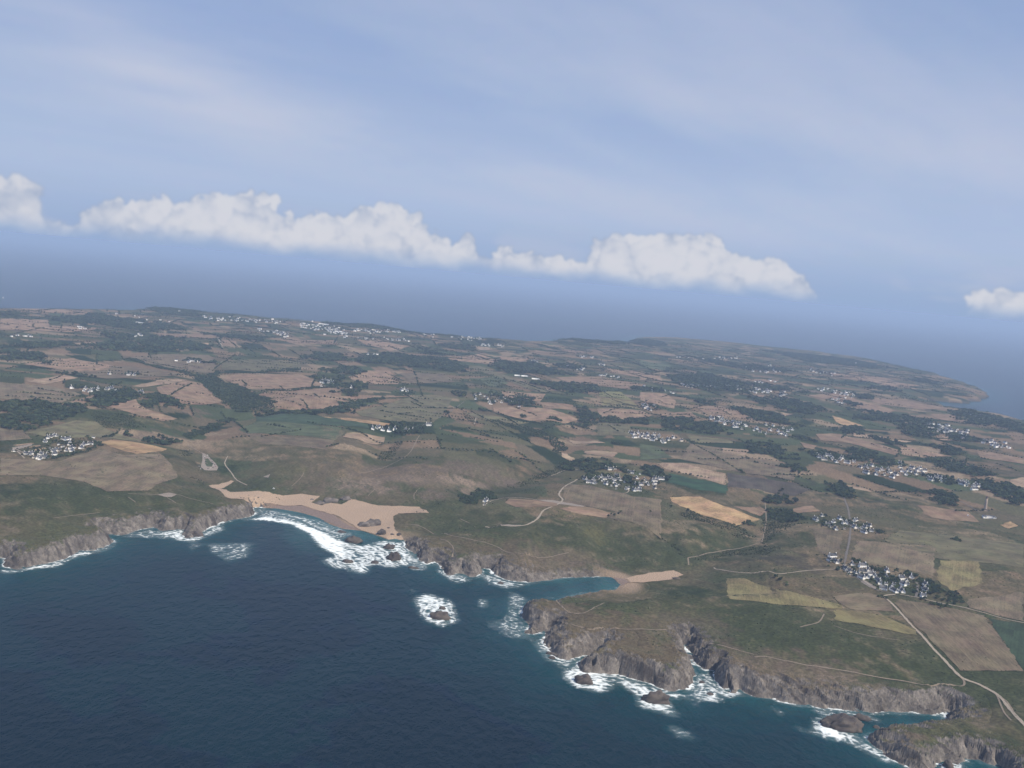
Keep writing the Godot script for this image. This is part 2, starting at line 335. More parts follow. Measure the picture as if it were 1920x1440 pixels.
	[7,0.62,"tree",[950,-2110,971,-2115,981,-2056,965,-2019,927,-1990]],
	[7,0.62,"tree",[980,-2023,1002,-2029,979,-1954,946,-1927]],
	[7,0.62,"tree",[907,-1939,949,-1934,936,-1915,901,-1910]],
	[7,0.62,"tree",[938,-1987,961,-1980,958,-1954,925,-1956]],
	[7,0.62,"tree",[894,-1963,918,-1969,903,-1943,887,-1947]],
	[7,0.62,"tree",[862,-2205,891,-2182,893,-2138,873,-2133,855,-2173]],
	[7,0.62,"tree",[873,-2133,905,-2098,893,-2067,864,-2074]],
	[7,0.62,"tree",[889,-2627,901,-2561,876,-2534]],
	[7,0.62,"tree",[924,-2146,956,-2169,962,-2127,942,-2122]],
	[7,0.62,"tree",[843,-2232,869,-2239,866,-2191,841,-2200]],
	[7,0.62,"tree",[802,-1965,823,-1964,815,-1937,799,-1939]],
	[7,0.62,"tree",[1214,-2528,1239,-2536,1225,-2506,1205,-2495]],
	[7,0.62,"tree",[615,-2087,622,-2045,625,-1977,616,-1990,612,-2058]],
	[7,0.8,"tree",[259,-3220,284,-3316,313,-3294,319,-3143,282,-3040,250,-3075]],
	[7,0.8,"tree",[325,-3210,362,-3219,349,-3090,322,-3112]],
	[7,0.8,"tree",[390,-3199,418,-3180,404,-3056,383,-3075]],
	[7,0.8,"tree",[454,-3181,499,-3248,531,-3216,506,-3044,457,-3065]],
	[7,0.8,"tree",[368,-3159,390,-3199,377,-3073]],
	[7,0.8,"tree",[407,-3703,441,-3696,425,-3611,403,-3621]],
	[7,0.8,"tree",[265,-3039,331,-3010,290,-2926,248,-2959]],
	[7,0.8,"tree",[381,-3004,429,-3025,410,-2873,382,-2912]],
	[7,0.8,"tree",[280,-2445,326,-2530,317,-2491,288,-2436]],
	[7,0.8,"tree",[187,-3224,272,-3319,222,-3087,172,-3131]],
	[6,0.5,"tree",[-123,-2568,-76,-2737,-23,-2743,-11,-2573,-40,-2608,-59,-2549,-65,-2473,-109,-2499]],
	[6,0.4,"bush",[93,-2999,154,-3124,218,-3230,253,-3222,213,-3128,151,-3039,110,-2962]],
	[6,0.35,"bush",[11,-2837,65,-2928,128,-3007,92,-2891,28,-2804]],
	[6,0.4,"bush",[-1006,-2935,-985,-2954,-943,-2848,-953,-2799]],
	[6,0.4,"bush",[-844,-2558,-822,-2564,-788,-2515,-808,-2493]],
	[9,0.25,"bush",[-871,-2665,-813,-2709,-811,-2639,-844,-2617]],
	[6,0.45,"tree",[-1254,-2817,-1196,-2783,-1160,-2724,-1204,-2730]],
	[9,0.4,"tree",[-1349,-2761,-1246,-2754,-1218,-2692,-1304,-2723]],
	[5,0.4,"tree",[-1210,-2510,-1181,-2712,-1166,-2690,-1190,-2488]],
	[12,0.4,"tree",[-1326,-2578,-1312,-2688,-1245,-2633,-1211,-2523,-1288,-2541]]]
const ROADS := [["track",5,[848,-1980,828,-1971,816,-1956,817,-1931,816,-1881,807,-1771,800,-1674,801,-1623,802,-1573,822,-1546,834,-1511,827,-1455,821,-1401,820,-1360]],
	["track",2.5,[833,-1509,815,-1451,809,-1415]],
	["track",2.5,[834,-1503,835,-1478,824,-1430]],
	["track",4,[860,-1983,889,-1972,922,-1949,976,-1920,1012,-1894,1060,-1861,1101,-1840]],
	["road",5,[890,-1975,924,-2048,938,-2100,921,-2138]],
	["track",3.5,[507,-2181,511,-2158,549,-2105,606,-2084,629,-2073,709,-2118,795,-2158]],
	["track",2.5,[117,-1877,135,-1750,164,-1728,186,-1747,215,-1796]],
	["track",3,[122,-1722,143,-1673,171,-1655,212,-1665,256,-1666,325,-1683,352,-1695,384,-1652,420,-1620,456,-1594]],
	["track",3,[454,-1583,478,-1586,536,-1569,606,-1557,649,-1547,696,-1541,733,-1533,762,-1544,791,-1542,802,-1557,801,-1572]],
	["track",3,[573,-1728,617,-1763,647,-1819]],
	["track",2,[644,-1753,682,-1721,751,-1707]],
	["track",5,[230,-2944,191,-2816,161,-2677,168,-2610,154,-2549,113,-2460,92,-2358,61,-2289,13,-2265,-34,-2291]],
	["track",3.5,[194,-2825,274,-2799,356,-2773,379,-2835]],
	["track",3.5,[-44,-2469,-1,-2604,18,-2619,101,-2575,162,-2581,221,-2550,228,-2573,175,-2591]],
	["track",2.2,[-231,-2306,-185,-2290,-118,-2186,-62,-2149,-8,-2128,26,-2091,66,-2086,107,-2108,165,-2156]],
	["track",2.2,[-172,-2155,-127,-2149,-103,-2111,-97,-2077,-98,-2045]],
	["track",2.2,[-99,-2353,-74,-2319]],
	["track",3,[-312,-3182,-312,-3053,-333,-2953,-369,-2860,-417,-2729]],
	["track",3,[-316,-3418,-312,-3182]],
	["track",3,[-448,-2571,-423,-2618]],
	["track",2,[-360,-2536,-350,-2595]],
	["track",2,[-233,-2513,-238,-2559,-228,-2595]],
	["track",4,[151,-3024,207,-3130,241,-3116]],
	["track",3.2,[-854,-2910,-833,-2815,-786,-2723,-747,-2643,-698,-2576]],
	["track",2.2,[-893,-2249,-836,-2279,-791,-2298,-759,-2283,-696,-2276]],
	["track",3,[-1018,-3024,-975,-2973,-938,-2930]],
	["track",2,[-962,-2020,-937,-2068,-901,-2111]],
	["track",2,[-806,-2268,-773,-2236]],
	["track",2,[-884,-2227,-858,-2206]],
	["track",2,[-578,-2584,-570,-2654,-571,-2698]],
	["track",9,[-2078,-6685,-1928,-6268,-1824,-5990]],
	["road",4,[-343,-3580,-269,-3967,-215,-4432]],
	["track",4,[-136,-3792,-137,-3998]],
	["road",4,[-106,-4914,-250,-5174]],
	["track",3,[802,-2882,750,-2663,692,-2465,673,-2405]],
	["road",5,[1071,-2969,1023,-2788,933,-2508,839,-2263,797,-2159]],
	["track",3,[454,-2226,466,-2243,567,-2332,620,-2371,677,-2418]],
	["track",3,[454,-2228,450,-2192]],
	["road",3.5,[1498,-3286,1490,-3086,1478,-2937]],
	["road",3,[791,-2152,794,-2133,804,-2092,809,-2057,812,-2015,825,-1996,849,-1987]],
	["track",4,[-1264,-2485,-1360,-2604]]]
const PADS := [["gravel",[-942,-2941,-919,-2915,-875,-2838,-837,-2766,-829,-2726,-853,-2689,-874,-2718,-899,-2809]],
	["gravel",[-835,-2282,-817,-2308,-793,-2300,-798,-2276,-811,-2271]],
	["gravel",[99,-2581,136,-2593,227,-2562,221,-2538,134,-2549]],
	["gravel",[2,-2302,30,-2283,52,-2290,56,-2280,5,-2259]],
	["gravel",[803,-2060,817,-2079,826,-2014,818,-1997,806,-2022]],
	["gravel",[-1360,-2604,-1346,-2685,-1334,-2661,-1336,-2587,-1288,-2541,-1295,-2537]],
	["gravel",[-675,-2651,-661,-2675,-656,-2634]],
	["verge",[-906,-2864,-899,-2862,-861,-2791,-852,-2750,-861,-2738,-885,-2788]]]
const BEACHES := [["sand",[-787,-2521,-759,-2632,-747,-2619,-753,-2526,-702,-2426,-620,-2484,-536,-2530,-487,-2523,-499,-2472,-467,-2452,-448,-2476,-418,-2467,-398,-2507,-320,-2465,-212,-2453,-181,-2385,-260,-2403,-270,-2377,-249,-2265,-223,-2217,-260,-2209,-299,-2243,-332,-2264,-415,-2377,-515,-2442,-601,-2413,-635,-2369,-687,-2362]],
	["wet_sand",[-635,-2369,-601,-2413,-515,-2442,-415,-2377,-375,-2307,-332,-2264,-374,-2258,-411,-2289,-445,-2329,-398,-2293,-447,-2335,-499,-2370,-568,-2394,-622,-2392]],
	["sand",[287,-2066,344,-2115,407,-2147,427,-2122,393,-2078,320,-2044,295,-2039]],
	["wet_sand",[245,-2070,287,-2066,295,-2039,271,-2013,265,-2054]]]
const FOAMS := [[1.15,[-646,-2244,-574,-2281,-501,-2264,-444,-2202,-400,-2111,-337,-2033,-358,-2146,-434,-2234,-496,-2280,-572,-2305]],
	[0.5,[-622,-2391,-545,-2372,-443,-2319,-378,-2257,-358,-2146,-434,-2234,-496,-2283,-591,-2293]],
	[0.5,[-639,-2055,-590,-2075,-538,-2088,-530,-1974,-552,-1936,-607,-1990]],
	[0.38,[-680,-2035,-645,-2061,-644,-1978]],
	[0.75,[-944,-1777,-911,-1785,-891,-1828,-860,-1837,-857,-1815,-895,-1781,-914,-1753,-931,-1753]],
	[0.7,[-872,-1831,-858,-1924,-825,-1941,-824,-2009,-825,-2030,-806,-1967,-818,-1924,-847,-1877,-854,-1816]],
	[0.55,[-832,-2028,-806,-2088,-786,-2141,-757,-2097,-756,-2053,-796,-2054]],
	[0.7,[-777,-2106,-719,-2148,-693,-2074,-668,-2142,-657,-2226,-635,-2169,-663,-2055,-703,-2056,-742,-2058]],
	[0.65,[-378,-2008,-341,-2059,-323,-1960,-337,-1956]],
	[0.5,[-443,-2319,-374,-2258,-341,-2237,-361,-2183,-414,-2181]],
	[0.68,[-414,-2181,-357,-2162,-312,-2139,-271,-2197,-221,-2198,-186,-2079,-211,-1993,-270,-2008,-264,-1941,-297,-1943,-371,-2010,-349,-2057,-397,-2098]],
	[0.5,[-221,-2198,-192,-2133,-143,-2039,-147,-2000,-176,-1991,-214,-2044]],
	[0.62,[-133,-2023,-77,-1995,-46,-1968,-80,-1928,-115,-1984]],
	[0.6,[-105,-1962,-70,-1997,-42,-1969,-66,-1938]],
	[0.6,[-33,-2033,6,-2001,30,-1983,83,-1968,27,-1927,-7,-1943,-40,-2006]],
	[0.5,[-156,-1809,-132,-1852,-81,-1834,-91,-1780,-137,-1763]],
	[0.45,[30,-1919,74,-1876,60,-1819,32,-1822]],
	[0.45,[-169,-1864,-155,-1879,-151,-1847,-163,-1839]],
	[0.75,[-155,-1818,-133,-1857,-76,-1808,-59,-1716,-86,-1680,-122,-1701]],
	[0.75,[-30,-1842,-10,-1857,-7,-1802,-26,-1797]],
	[0.42,[-17,-1770,5,-1732,20,-1695,50,-1676,79,-1670,41,-1648,1,-1690]],
	[0.4,[36,-1647,43,-1587,33,-1621]],
	[0.5,[32,-1914,68,-1878,52,-1831,57,-1752,80,-1675,120,-1595,152,-1581,147,-1540,128,-1535,97,-1576,78,-1644,41,-1682,7,-1714,33,-1781]],
	[0.75,[78,-1644,98,-1641,119,-1591,152,-1581,140,-1565,108,-1571]],
	[0.82,[122,-1521,150,-1547,193,-1543,209,-1480,186,-1460,146,-1470]],
	[0.74,[193,-1543,254,-1511,298,-1483,329,-1484,311,-1456,286,-1457,302,-1393,270,-1403,238,-1419,238,-1465]],
	[0.62,[352,-1571,384,-1579,392,-1496,377,-1464,325,-1459,341,-1523]],
	[0.55,[272,-1366,285,-1371,312,-1343,308,-1325,283,-1328]],
	[0.45,[311,-1456,348,-1446,343,-1434,319,-1441]],
	[0.7,[111,-1900,128,-1909,117,-1882,104,-1888]],
	[0.4,[-13,-1709,19,-1742,34,-1721,17,-1692,-7,-1702]],
	[0.55,[499,-1482,551,-1481,619,-1468,593,-1452,538,-1441,511,-1470]],
	[0.88,[510,-1430,538,-1441,541,-1388,569,-1404,544,-1369,514,-1363,503,-1391]],
	[0.8,[575,-1379,576,-1364,592,-1343,608,-1298,576,-1312,557,-1351]],
	[0.6,[597,-1478,627,-1447,621,-1433,605,-1443,587,-1451]],
	[0.85,[460,-1516,476,-1483,458,-1494]],
	[0.42,[454,-1476,475,-1451,469,-1428,452,-1430]],
	[0.38,[466,-1416,485,-1404,503,-1376,493,-1374,468,-1390]],
	[0.45,[547,-1405,577,-1385,557,-1337,539,-1353]],
	[0.7,[382,-1547,388,-1495,416,-1529,435,-1508,425,-1500,390,-1480]],
	[0.4,[661,-1327,684,-1331,662,-1308]]]
const ROCKS := [[157,-1493,13,9,11,"brown wedge shaped rock in white surf off the forked headland"],
	[268,-1447,22,11,12,"long dark jagged sea rock ringed by surf below the rounded cliff"],
	[-96,-1726,17,10,11,"lone dark rock in a ring of foam in the open bay"],
	[-94,-1773,7,5,6,"small dark rock beside the lone rock in the open bay"],
	[-319,-2009,12,7,7,"low black rock in surf nearest the bathing beach rocks"],
	[-226,-2061,13,14,16,"tall dark stack in surf under the green headland"],
	[-262,-2022,9,6,5,"low dark rock in surf beside the tall stack"],
	[-175,-2010,9,5,4,"small wet rock awash off the green headland"],
	[553,-1415,27,17,15,"large brown islet beside the mouth of the cliff inlet"],
	[529,-1410,9,7,7,"small dark rock against the brown islet"],
	[598,-1449,12,7,7,"flat dark rock between the brown islet and the cliff inlet"],
	[-333,-2164,16,10,11,"dark grey rock standing in the shallows of the bathing beach"],
	[-374,-2235,12,6,4,"low dark reef at the edge of the bathing beach"],
	[-249,-2138,12,9,10,"dark rock against the foot of the green headland"],
	[-680,-2102,15,9,8,"dark tapering rock off the grass topped western cliffs"],
	[13,-1958,6,4,4,"small dark rock in the mouth of the narrow inlet"],
	[106,-1599,5,4,4,"small rock in surf under the forked headland"],
	[110,-1581,6,4,4,"twin small rock in surf under the forked headland"],
	[609,-1422,5,4,4,"tiny rock awash beside the brown islet"],
	[671,-1311,6,6,9,"grey boulder in the sheltered cove under the grassy promontory"],
	[358,-1534,4,3,3,"small wet rock in the turquoise cleft"],
	[363,-1489,5,3,3,"low wet rock off the turquoise cleft"],
	[-310,-2314,18,11,15,"big grey rock at the water edge of the sandy beach"],
	[-331,-2301,12,9,12,"broken grey rock beside the big rock on the sandy beach"],
	[-279,-2242,9,8,10,"brown rock between the sand and the surf"],
	[-450,-2489,20,9,9,"grey rock outcrop pushing into the dry sand"],
	[-474,-2469,14,8,7,"low grey rock ledge at the tip of the sand outcrop"],
	[-415,-2508,14,8,8,"sloping grey outcrop behind the dry sand"],
	[-501,-2494,5,4,3,"small dark boulder on the dry sand"],
	[404,-2087,9,4,4,"low grey rock beside the inlet sand"],
	[-253,-2236,5,5,4,"brown boulder on the little sand cove"],
	[-237,-2237,6,5,4,"second brown boulder on the little sand cove"],
	[-268,-2281,4,4,3,"small boulder at the head of the little sand cove"]]
const HAMLETS := {"a":[802,-2250,1,784,-2214,1,795,-2204,1,830,-2193,1,848,-2178,1,853,-2150,1,831,-2129,1,815,-2089,1,805,-2131,1,801,-2147,1,844,-2114,1,852,-2108,1,831,-2096,1,847,-2075,1,844,-2057,1,834,-2010,1,855,-2019,1,855,-2002,1,874,-2017,1,873,-2005,1,896,-2059,1,907,-2098,1,940,-2123,1,877,-2107,1,895,-2150,1,948,-2065,1,935,-2040,1,930,-2021,1,907,-1979,1,807,-2220,0.62,813,-2123,0.62,857,-2055,0.62,876,-2058,0.62,910,-2067,0.62,911,-1999,0.62,918,-2094,0.62,802,-2167,0.62,795,-2114,0.62,811,-2098,0.62,860,-2144,0.62],
	"b":[252,-2931,1,262,-2880,1,278,-2930,1,277,-2876,1,291,-2951,1,307,-2978,1,316,-2947,1,325,-2967,1,333,-2957,1,344,-2942,1,338,-2910,1,311,-2874,1,342,-2869,1,359,-3010,1,363,-2955,1,410,-3075,1,332,-3114,1,347,-3102,1,363,-3120,1,373,-2837,1,391,-2824,1,405,-2825,1,413,-2868,1,422,-3007,1,406,-2915,1,423,-2911,1,446,-2996,1,448,-2928,1,484,-3036,1,475,-2983,1,470,-2941,1,462,-2881,1,502,-3025,1,353,-2888,0.6,364,-2997,0.6,386,-3115,0.6,445,-2963,0.6,440,-3074,0.6,304,-2925,0.6,327,-2862,0.6,338,-2825,0.6,375,-2931,0.6,321,-2908,0.6],
	"c":[-1349,-2780,1,-1347,-2796,1,-1344,-2808,1,-1340,-2814,1,-1329,-2726,1,-1301,-2777,1,-1289,-2778,1,-1266,-2743,1,-1206,-2683,1,-1217,-2722,1,-1205,-2741,1,-1226,-2666,1,-1225,-2633,1,-1240,-2626,1,-1242,-2598,1,-1216,-2549,1,-1210,-2636,1,-1281,-2526,1,-1271,-2529,1,-1247,-2497,1,-1253,-2545,1,-1225,-2488,1,-1223,-2508,1,-1234,-2493,1,-1213,-2731,0.6,-1271,-2637,0.6,-1252,-2582,0.6,-1278,-2558,0.6,-1330,-2554,0.6,-1237,-2833,0.6,-1333,-2553,0.6,-1255,-2646,0.6,-1256,-2679,0.6,-1256,-2713,0.6,-1222,-2680,0.6,-1258,-2568,0.6,-1293,-2541,0.6,-1278,-2701,0.6],
	"d":[906,-2666,1,874,-2618,1,890,-2558,1,899,-2524,1,949,-2645,1,943,-2591,1,951,-2594,1,991,-2636,1,959,-2552,1,991,-2563,1,1011,-2589,1,997,-2530,1,969,-2509,1,916,-2596,1,905,-2591,0.6,966,-2582,0.6,926,-2534,0.6,871,-2601,0.6,979,-2554,0.6,968,-2544,0.6,887,-2539,0.6,976,-2510,0.6],
	"e":[-43,-2517,1,-45,-2474,0.7,-36,-2530,0.7],
	"f":[-176,-4662,1,-166,-4547,1,-113,-4615,1,-101,-4524,1,-94,-4488,1,-43,-4551,1,-33,-4691,1,0,-4565,1,-95,-4717,1,-54,-4664,1,-153,-4720,1,-18,-4598,1,12,-4526,1,-73,-4573,0.6,-129,-4681,0.6,42,-4449,0.6],
	"g":[-499,-3505,1,-466,-3529,1,-443,-3535,1,-306,-3653,1,-380,-3533,1,-365,-3513,1,-353,-3527,1,-483,-3535,1,-422,-3551,1],
	"h":[-930,-4758,1,-904,-4695,1,-899,-4740,1,-767,-4567,1,-945,-4788,1,-906,-4536,1,-531,-4632,1,-503,-4615,1,-525,-4688,1,-881,-4689,1],
	"j":[674,-4868,1,690,-4812,1,690,-4748,1,695,-4714,1,734,-4874,1,694,-4914,1,672,-4782,1],
	"k":[503,-3951,1,514,-3912,1,540,-3948,1,555,-3890,1,574,-3921,1,588,-3864,1,598,-3827,1,626,-3927,1,534,-3836,1,508,-3802,1,567,-3811,1,606,-3938,1,553,-3812,1,547,-3874,1,577,-3914,1,588,-3847,1,614,-3884,1,617,-3792,1,647,-3830,1,677,-3893,1,700,-3834,1,574,-3770,1,618,-3747,1,551,-3814,1],
	"m":[1225,-4544,1,1255,-4531,1,1292,-4492,1,1327,-4465,1,1291,-4404,1,1236,-4235,1,1226,-4284,1,1202,-4383,1,1132,-4288,1,1117,-4335,1,1148,-4241,1,1237,-4373,1,1144,-4390,1,1237,-4273,1],
	"n":[1231,-3756,1,1229,-3672,1,1281,-3737,1,1268,-3649,1,1327,-3758,1,1310,-3648,1,1353,-3695,1,1278,-3778,1,1233,-3724,1,1273,-3700,1,1305,-3714,1],
	"o":[1337,-3581,1,1364,-3593,1,1407,-3651,1,1393,-3548,1,1419,-3578,1,1455,-3613,1,1429,-3526,1,1397,-3423,1,1352,-3458,1,1316,-3461,1,1557,-3757,1,1519,-3660,1,1492,-3571,1,1566,-3660,1,1528,-3531,1,1594,-3653,1,1519,-3583,1,1439,-3494,1,1379,-3451,1,1483,-3512,1,1583,-3591,1,1524,-3566,1,1563,-3598,1,1554,-3531,1],
	"p":[-1743,-3772,1,-1685,-3768,1,-1643,-3708,1,-1658,-3821,1,-1644,-3781,1,-1621,-3819,1,-1618,-3854,1,-1565,-3770,1,-1648,-3735,1,-1485,-3801,1,-1485,-3827,1,-1673,-3727,1,-1655,-3773,1,-1792,-5076,1,-1719,-5057,1,-1697,-5104,1,-1662,-5085,1,-1723,-5110,1,-1740,-4321,1,-1736,-4350,1,-1817,-4300,1,-1720,-4340,1],
	"l":[1014,-4523,0.96,1017,-4498,0.95,978,-4641,0.93,1109,-4489,0.87,1055,-4429,1.1,967,-4577,0.89,972,-4500,0.85,1052,-4455,0.91,1057,-4512,1,1037,-4532,0.98,1044,-4538,0.87,1038,-4399,1.1,1104,-4555,0.93,1062,-4344,0.95,976,-4629,1.1,1032,-4619,0.98,1079,-4581,0.94,1078,-4496,1,1052,-4399,0.92,1087,-4536,0.94,982,-4523,0.84,1003,-4546,1.1,983,-4619,1,1109,-4456,0.92,1005,-4449,0.85,1028,-4686,0.95],
	"q":[1578,-3431,0.91,1564,-3404,1,1590,-3473,1.1,1587,-3418,1,1564,-3436,0.82,1548,-3460,0.85,1568,-3455,0.83,1573,-3461,1.1,1577,-3425,0.91,1536,-3419,1.1,1668,-3420,0.9,1639,-3387,0.85,1633,-3412,0.96,1640,-3427,1.1,1677,-3376,0.85,1674,-3384,1,1635,-3369,1.1,1643,-3313,1,1666,-3452,0.81,1654,-3417,1,1687,-3383,1.1,1649,-3394,0.87,1631,-3380,1.1],
	"r":[2234,-4862,1,2293,-5210,1,2401,-5240,1,2251,-4977,0.92,2456,-5113,0.85,2190,-4945,0.84,2239,-4703,1,2331,-5152,1.1,2323,-4976,1.1,2251,-4924,0.88,2353,-5233,0.98,2275,-5071,0.91,2281,-4980,1.1,2246,-4920,0.96,2275,-5207,0.85,2237,-5125,1,2342,-5067,0.96,2300,-4972,0.87,2283,-5082,0.95,2305,-4979,0.98,2403,-5230,1,2324,-5081,1,2331,-4879,0.88,2247,-4851,0.84,2346,-5136,0.87,2271,-5166,0.85,2387,-5082,0.84,2291,-4789,0.92,2282,-4968,1,2321,-5232,0.86,2248,-4978,0.81,2323,-5025,0.99,2321,-5041,1.1,2323,-4906,0.81,2347,-4961,0.84,2236,-4896,0.84,2387,-4979,1,2196,-4980,0.82,2318,-4821,1,2226,-5054,0.94,2294,-5072,1.1,2251,-5011,0.83,2245,-5056,0.86,2316,-5138,0.95,2203,-4949,0.81,2201,-4905,0.86,2271,-4948,0.83,2367,-4987,0.92],
	"s":[2329,-4546,1.1,2317,-4565,0.92,2418,-4770,0.84,2357,-4726,0.83,2373,-4543,1,2347,-4645,0.85,2335,-4574,1.1,2370,-4504,0.89,2380,-4691,0.91,2375,-4649,0.8,2366,-4688,0.92,2323,-4663,0.98,2339,-4560,1,2344,-4519,1.1,2356,-4700,0.99,2297,-4609,1,2443,-4690,0.96,2308,-4505,0.98],
	"t":[2982,-5841,1,2850,-5855,0.83,2912,-5724,0.99,2956,-5903,1,2958,-5854,0.96,2857,-5685,0.82,2824,-5784,0.86,2870,-5679,0.94,2896,-5755,0.99,2898,-5775,1,2855,-5832,0.8,2841,-5912,1,2806,-5734,0.94,2840,-5731,1.1,2901,-5659,0.94,2889,-5683,0.86,2960,-5774,0.97,2990,-6192,1,2880,-5796,1,2856,-5866,0.8,2922,-5890,0.89,2853,-5900,0.8,2860,-5653,0.84,2965,-5793,0.91,2936,-5965,0.98,2938,-5983,0.83],
	"u":[1439,-6315,1.1,1193,-6202,0.91,1464,-6219,1,1331,-6170,1,1100,-6099,0.94,1417,-6363,1.1,1136,-6142,0.9,1212,-6204,1,1218,-6233,0.92,1135,-6052,0.95,1156,-6058,1.1,1278,-6251,0.9,1122,-6137,0.88,1314,-6201,0.92,1310,-6268,0.9,1118,-6178,0.95,1316,-6102,0.86,1194,-6161,1.1,1419,-6200,0.81,1096,-6116,0.98,1093,-6168,1.1,1427,-6279,0.83,1154,-6185,1,1472,-6279,0.94,1335,-6343,1,1175,-6138,0.84,1184,-6147,1,1118,-6069,0.92,1166,-6109,0.8,1214,-6210,1.1,1283,-6227,0.87,1509,-6411,0.95,1372,-6289,0.88,1373,-6308,0.9,1251,-6168,0.86,1428,-6333,1.1,1206,-6146,0.87,1158,-6066,0.95,1170,-6204,0.93,1360,-6250,0.86,1510,-6392,0.82,1102,-6090,1,1479,-6217,0.9,1162,-6163,1,1245,-6219,0.9,1150,-6128,1.1,1550,-6156,0.86,1613,-6165,0.81,1691,-6353,1.1,1631,-6416,0.92,1691,-6019,0.81,1520,-6125,1,1744,-6132,0.88,1771,-6173,0.89,1636,-6344,1,1813,-6368,0.87,1669,-6264,1.1,1632,-6213,1.1,1552,-6100,1,1740,-6189,0.9,1640,-6269,0.82,1604,-6299,0.81,1694,-6284,1.1,1753,-6180,0.83,1651,-6173,0.93,1611,-6287,1,1721,-6097,0.84,1753,-6221,1],
	"z":[1984,-7968,0.87,1974,-7978,0.92,2220,-8008,0.87,2224,-8224,0.94,2194,-8099,1.1,1979,-8136,1.1,2056,-7822,0.91,2166,-7940,1.1,1961,-7984,0.99,2029,-8133,0.88,2080,-7896,0.86,1984,-8198,0.89,1950,-7821,0.96,1941,-7948,0.99,1976,-8065,1,2026,-7896,0.89,2080,-7934,0.92,2163,-7930,1,2030,-8154,1.1,2020,-7856,0.94,2040,-8247,0.97,2093,-7903,0.91,2731,-8477,0.88,2686,-8323,1,2824,-8435,0.84,2799,-8375,1.1,2635,-8256,0.99,2763,-8347,0.92,2699,-8134,0.85,2665,-8479,0.84,2602,-8250,1.1,2674,-8644,1.1,2617,-8395,0.97,2719,-8349,0.93,2706,-8287,0.93,2635,-8526,1,2358,-6773,0.85,2259,-6725,0.83,2253,-6732,0.81,2222,-6480,0.95,2171,-6805,0.91,2262,-6359,1,2279,-6513,1.1,2204,-6540,1,2396,-6767,0.91,2280,-6560,1,2145,-6642,1.1,2246,-6908,0.81,2196,-6771,1.1,2267,-6583,0.83,2290,-6772,0.91,2366,-6724,0.83,2364,-6625,0.92,2331,-6679,0.91,2194,-6297,0.85,2253,-6491,0.99,2322,-6508,1,2257,-6853,0.98,2079,-5975,1.1,2061,-6080,0.8,2057,-5948,0.91,2095,-6135,0.99,2120,-6072,1.1,2043,-5966,1.1,2120,-5915,0.88,2052,-6119,0.99,2083,-5979,1,829,-5650,0.92,839,-5738,1,808,-5849,0.86,905,-5685,0.99,939,-5646,0.81,941,-5559,1,780,-5638,1,886,-5765,0.83,818,-5591,1,-903,-4685,0.88,-943,-4741,0.88,-918,-4659,0.87,-906,-4715,1,-893,-4683,0.9,-899,-4679,0.99,-918,-4684,1.1,-936,-4669,0.93,-924,-4728,0.89,-2876,-6326,0.84,-2945,-6447,1.1,-2923,-6448,1,-2857,-6348,1,-2897,-6349,1,-2864,-5641,1.1,-2849,-5618,0.83,-2892,-5489,1,-2869,-5587,0.83,-2896,-5512,0.86,-2902,-5575,0.88,-2859,-5589,0.9,-2831,-5595,0.81,-2463,-6286,1,-2482,-6319,1.1,-2469,-6234,0.85,-2460,-6193,0.8,-2448,-6264,1,-127,-8335,0.85,-232,-8266,0.97,-286,-8113,0.92,-218,-8162,0.91,-262,-8319,0.89,-260,-8221,0.85,-150,-8390,0.88,-113,-8192,1,-280,-8241,1,-223,-8119,0.95,-265,-8267,0.84,-147,-8284,0.91,-255,-8123,0.86,-106,-8266,0.88,-131,-8297,1,-942,-6398,0.85,-914,-6369,1,-967,-6316,0.89,-974,-6339,0.87,-967,-6328,1.1,164,-6824,1.1,132,-6856,1,144,-6901,1,162,-6913,0.99,136,-6935,1.1,467,-6733,0.85,400,-6736,0.91,383,-6782,1.1,437,-6563,0.88,432,-6777,1.1,472,-6721,0.81,480,-6695,0.83,473,-6703,1.1,462,-6606,1,474,-6643,0.83,491,-6691,1,469,-6571,0.94,540,-7868,1.1,549,-7836,0.81,632,-7818,1.1,625,-7863,0.87,546,-7957,0.89,546,-7770,1,567,-7862,1.1,582,-7844,1.1,550,-7815,0.96,649,-7934,1,641,-6272,0.83,602,-6278,0.86,571,-6259,0.93,580,-6283,0.94,617,-6338,1.1,663,-6300,1,689,-6257,0.93,589,-6279,0.8,676,-6209,1,660,-7287,0.84,645,-7256,0.86,671,-7171,1.1,645,-7161,0.9,647,-7178,0.9,-3147,-7896,0.87,-3322,-7947,0.99,-2854,-7681,0.95,-3226,-8254,0.89,-2927,-7589,0.93,-2756,-7602,0.81,-3074,-7798,1.1,-2719,-7363,0.93,-3303,-9220,0.9,-3258,-9139,1,-3185,-9066,0.97,-3290,-9201,0.83,-3280,-9168,1.1,-3114,-8887,0.99,-3161,-8972,0.89,1930,-7062,0.94,1945,-7092,0.81,1909,-7110,0.93,1911,-7156,0.92,1785,-6939,0.92,1749,-6919,0.83,1792,-6873,0.83,1778,-6912,0.87,1791,-6953,0.95,1796,-6969,0.93,2096,-9306,1,1997,-9152,0.83,2082,-9337,0.85,2213,-9558,1,1509,-8789,0.91,1476,-8740,1,1736,-8841,0.99,2077,-9194,0.85,2018,-9282,1,1964,-9216,1,2151,-9315,0.81,1873,-9002,0.83,2136,-9313,0.88,1586,-8774,0.83,2260,-8539,1,2265,-8466,0.91,2234,-8370,0.96,2299,-8325,0.9,2322,-8706,1.1,2252,-8095,1,2267,-8362,0.85,2331,-8364,0.82,3657,-10302,1.1,3697,-10272,0.94,3703,-10295,0.91,3691,-10586,0.94,3841,-10458,0.84,3709,-10261,0.88],
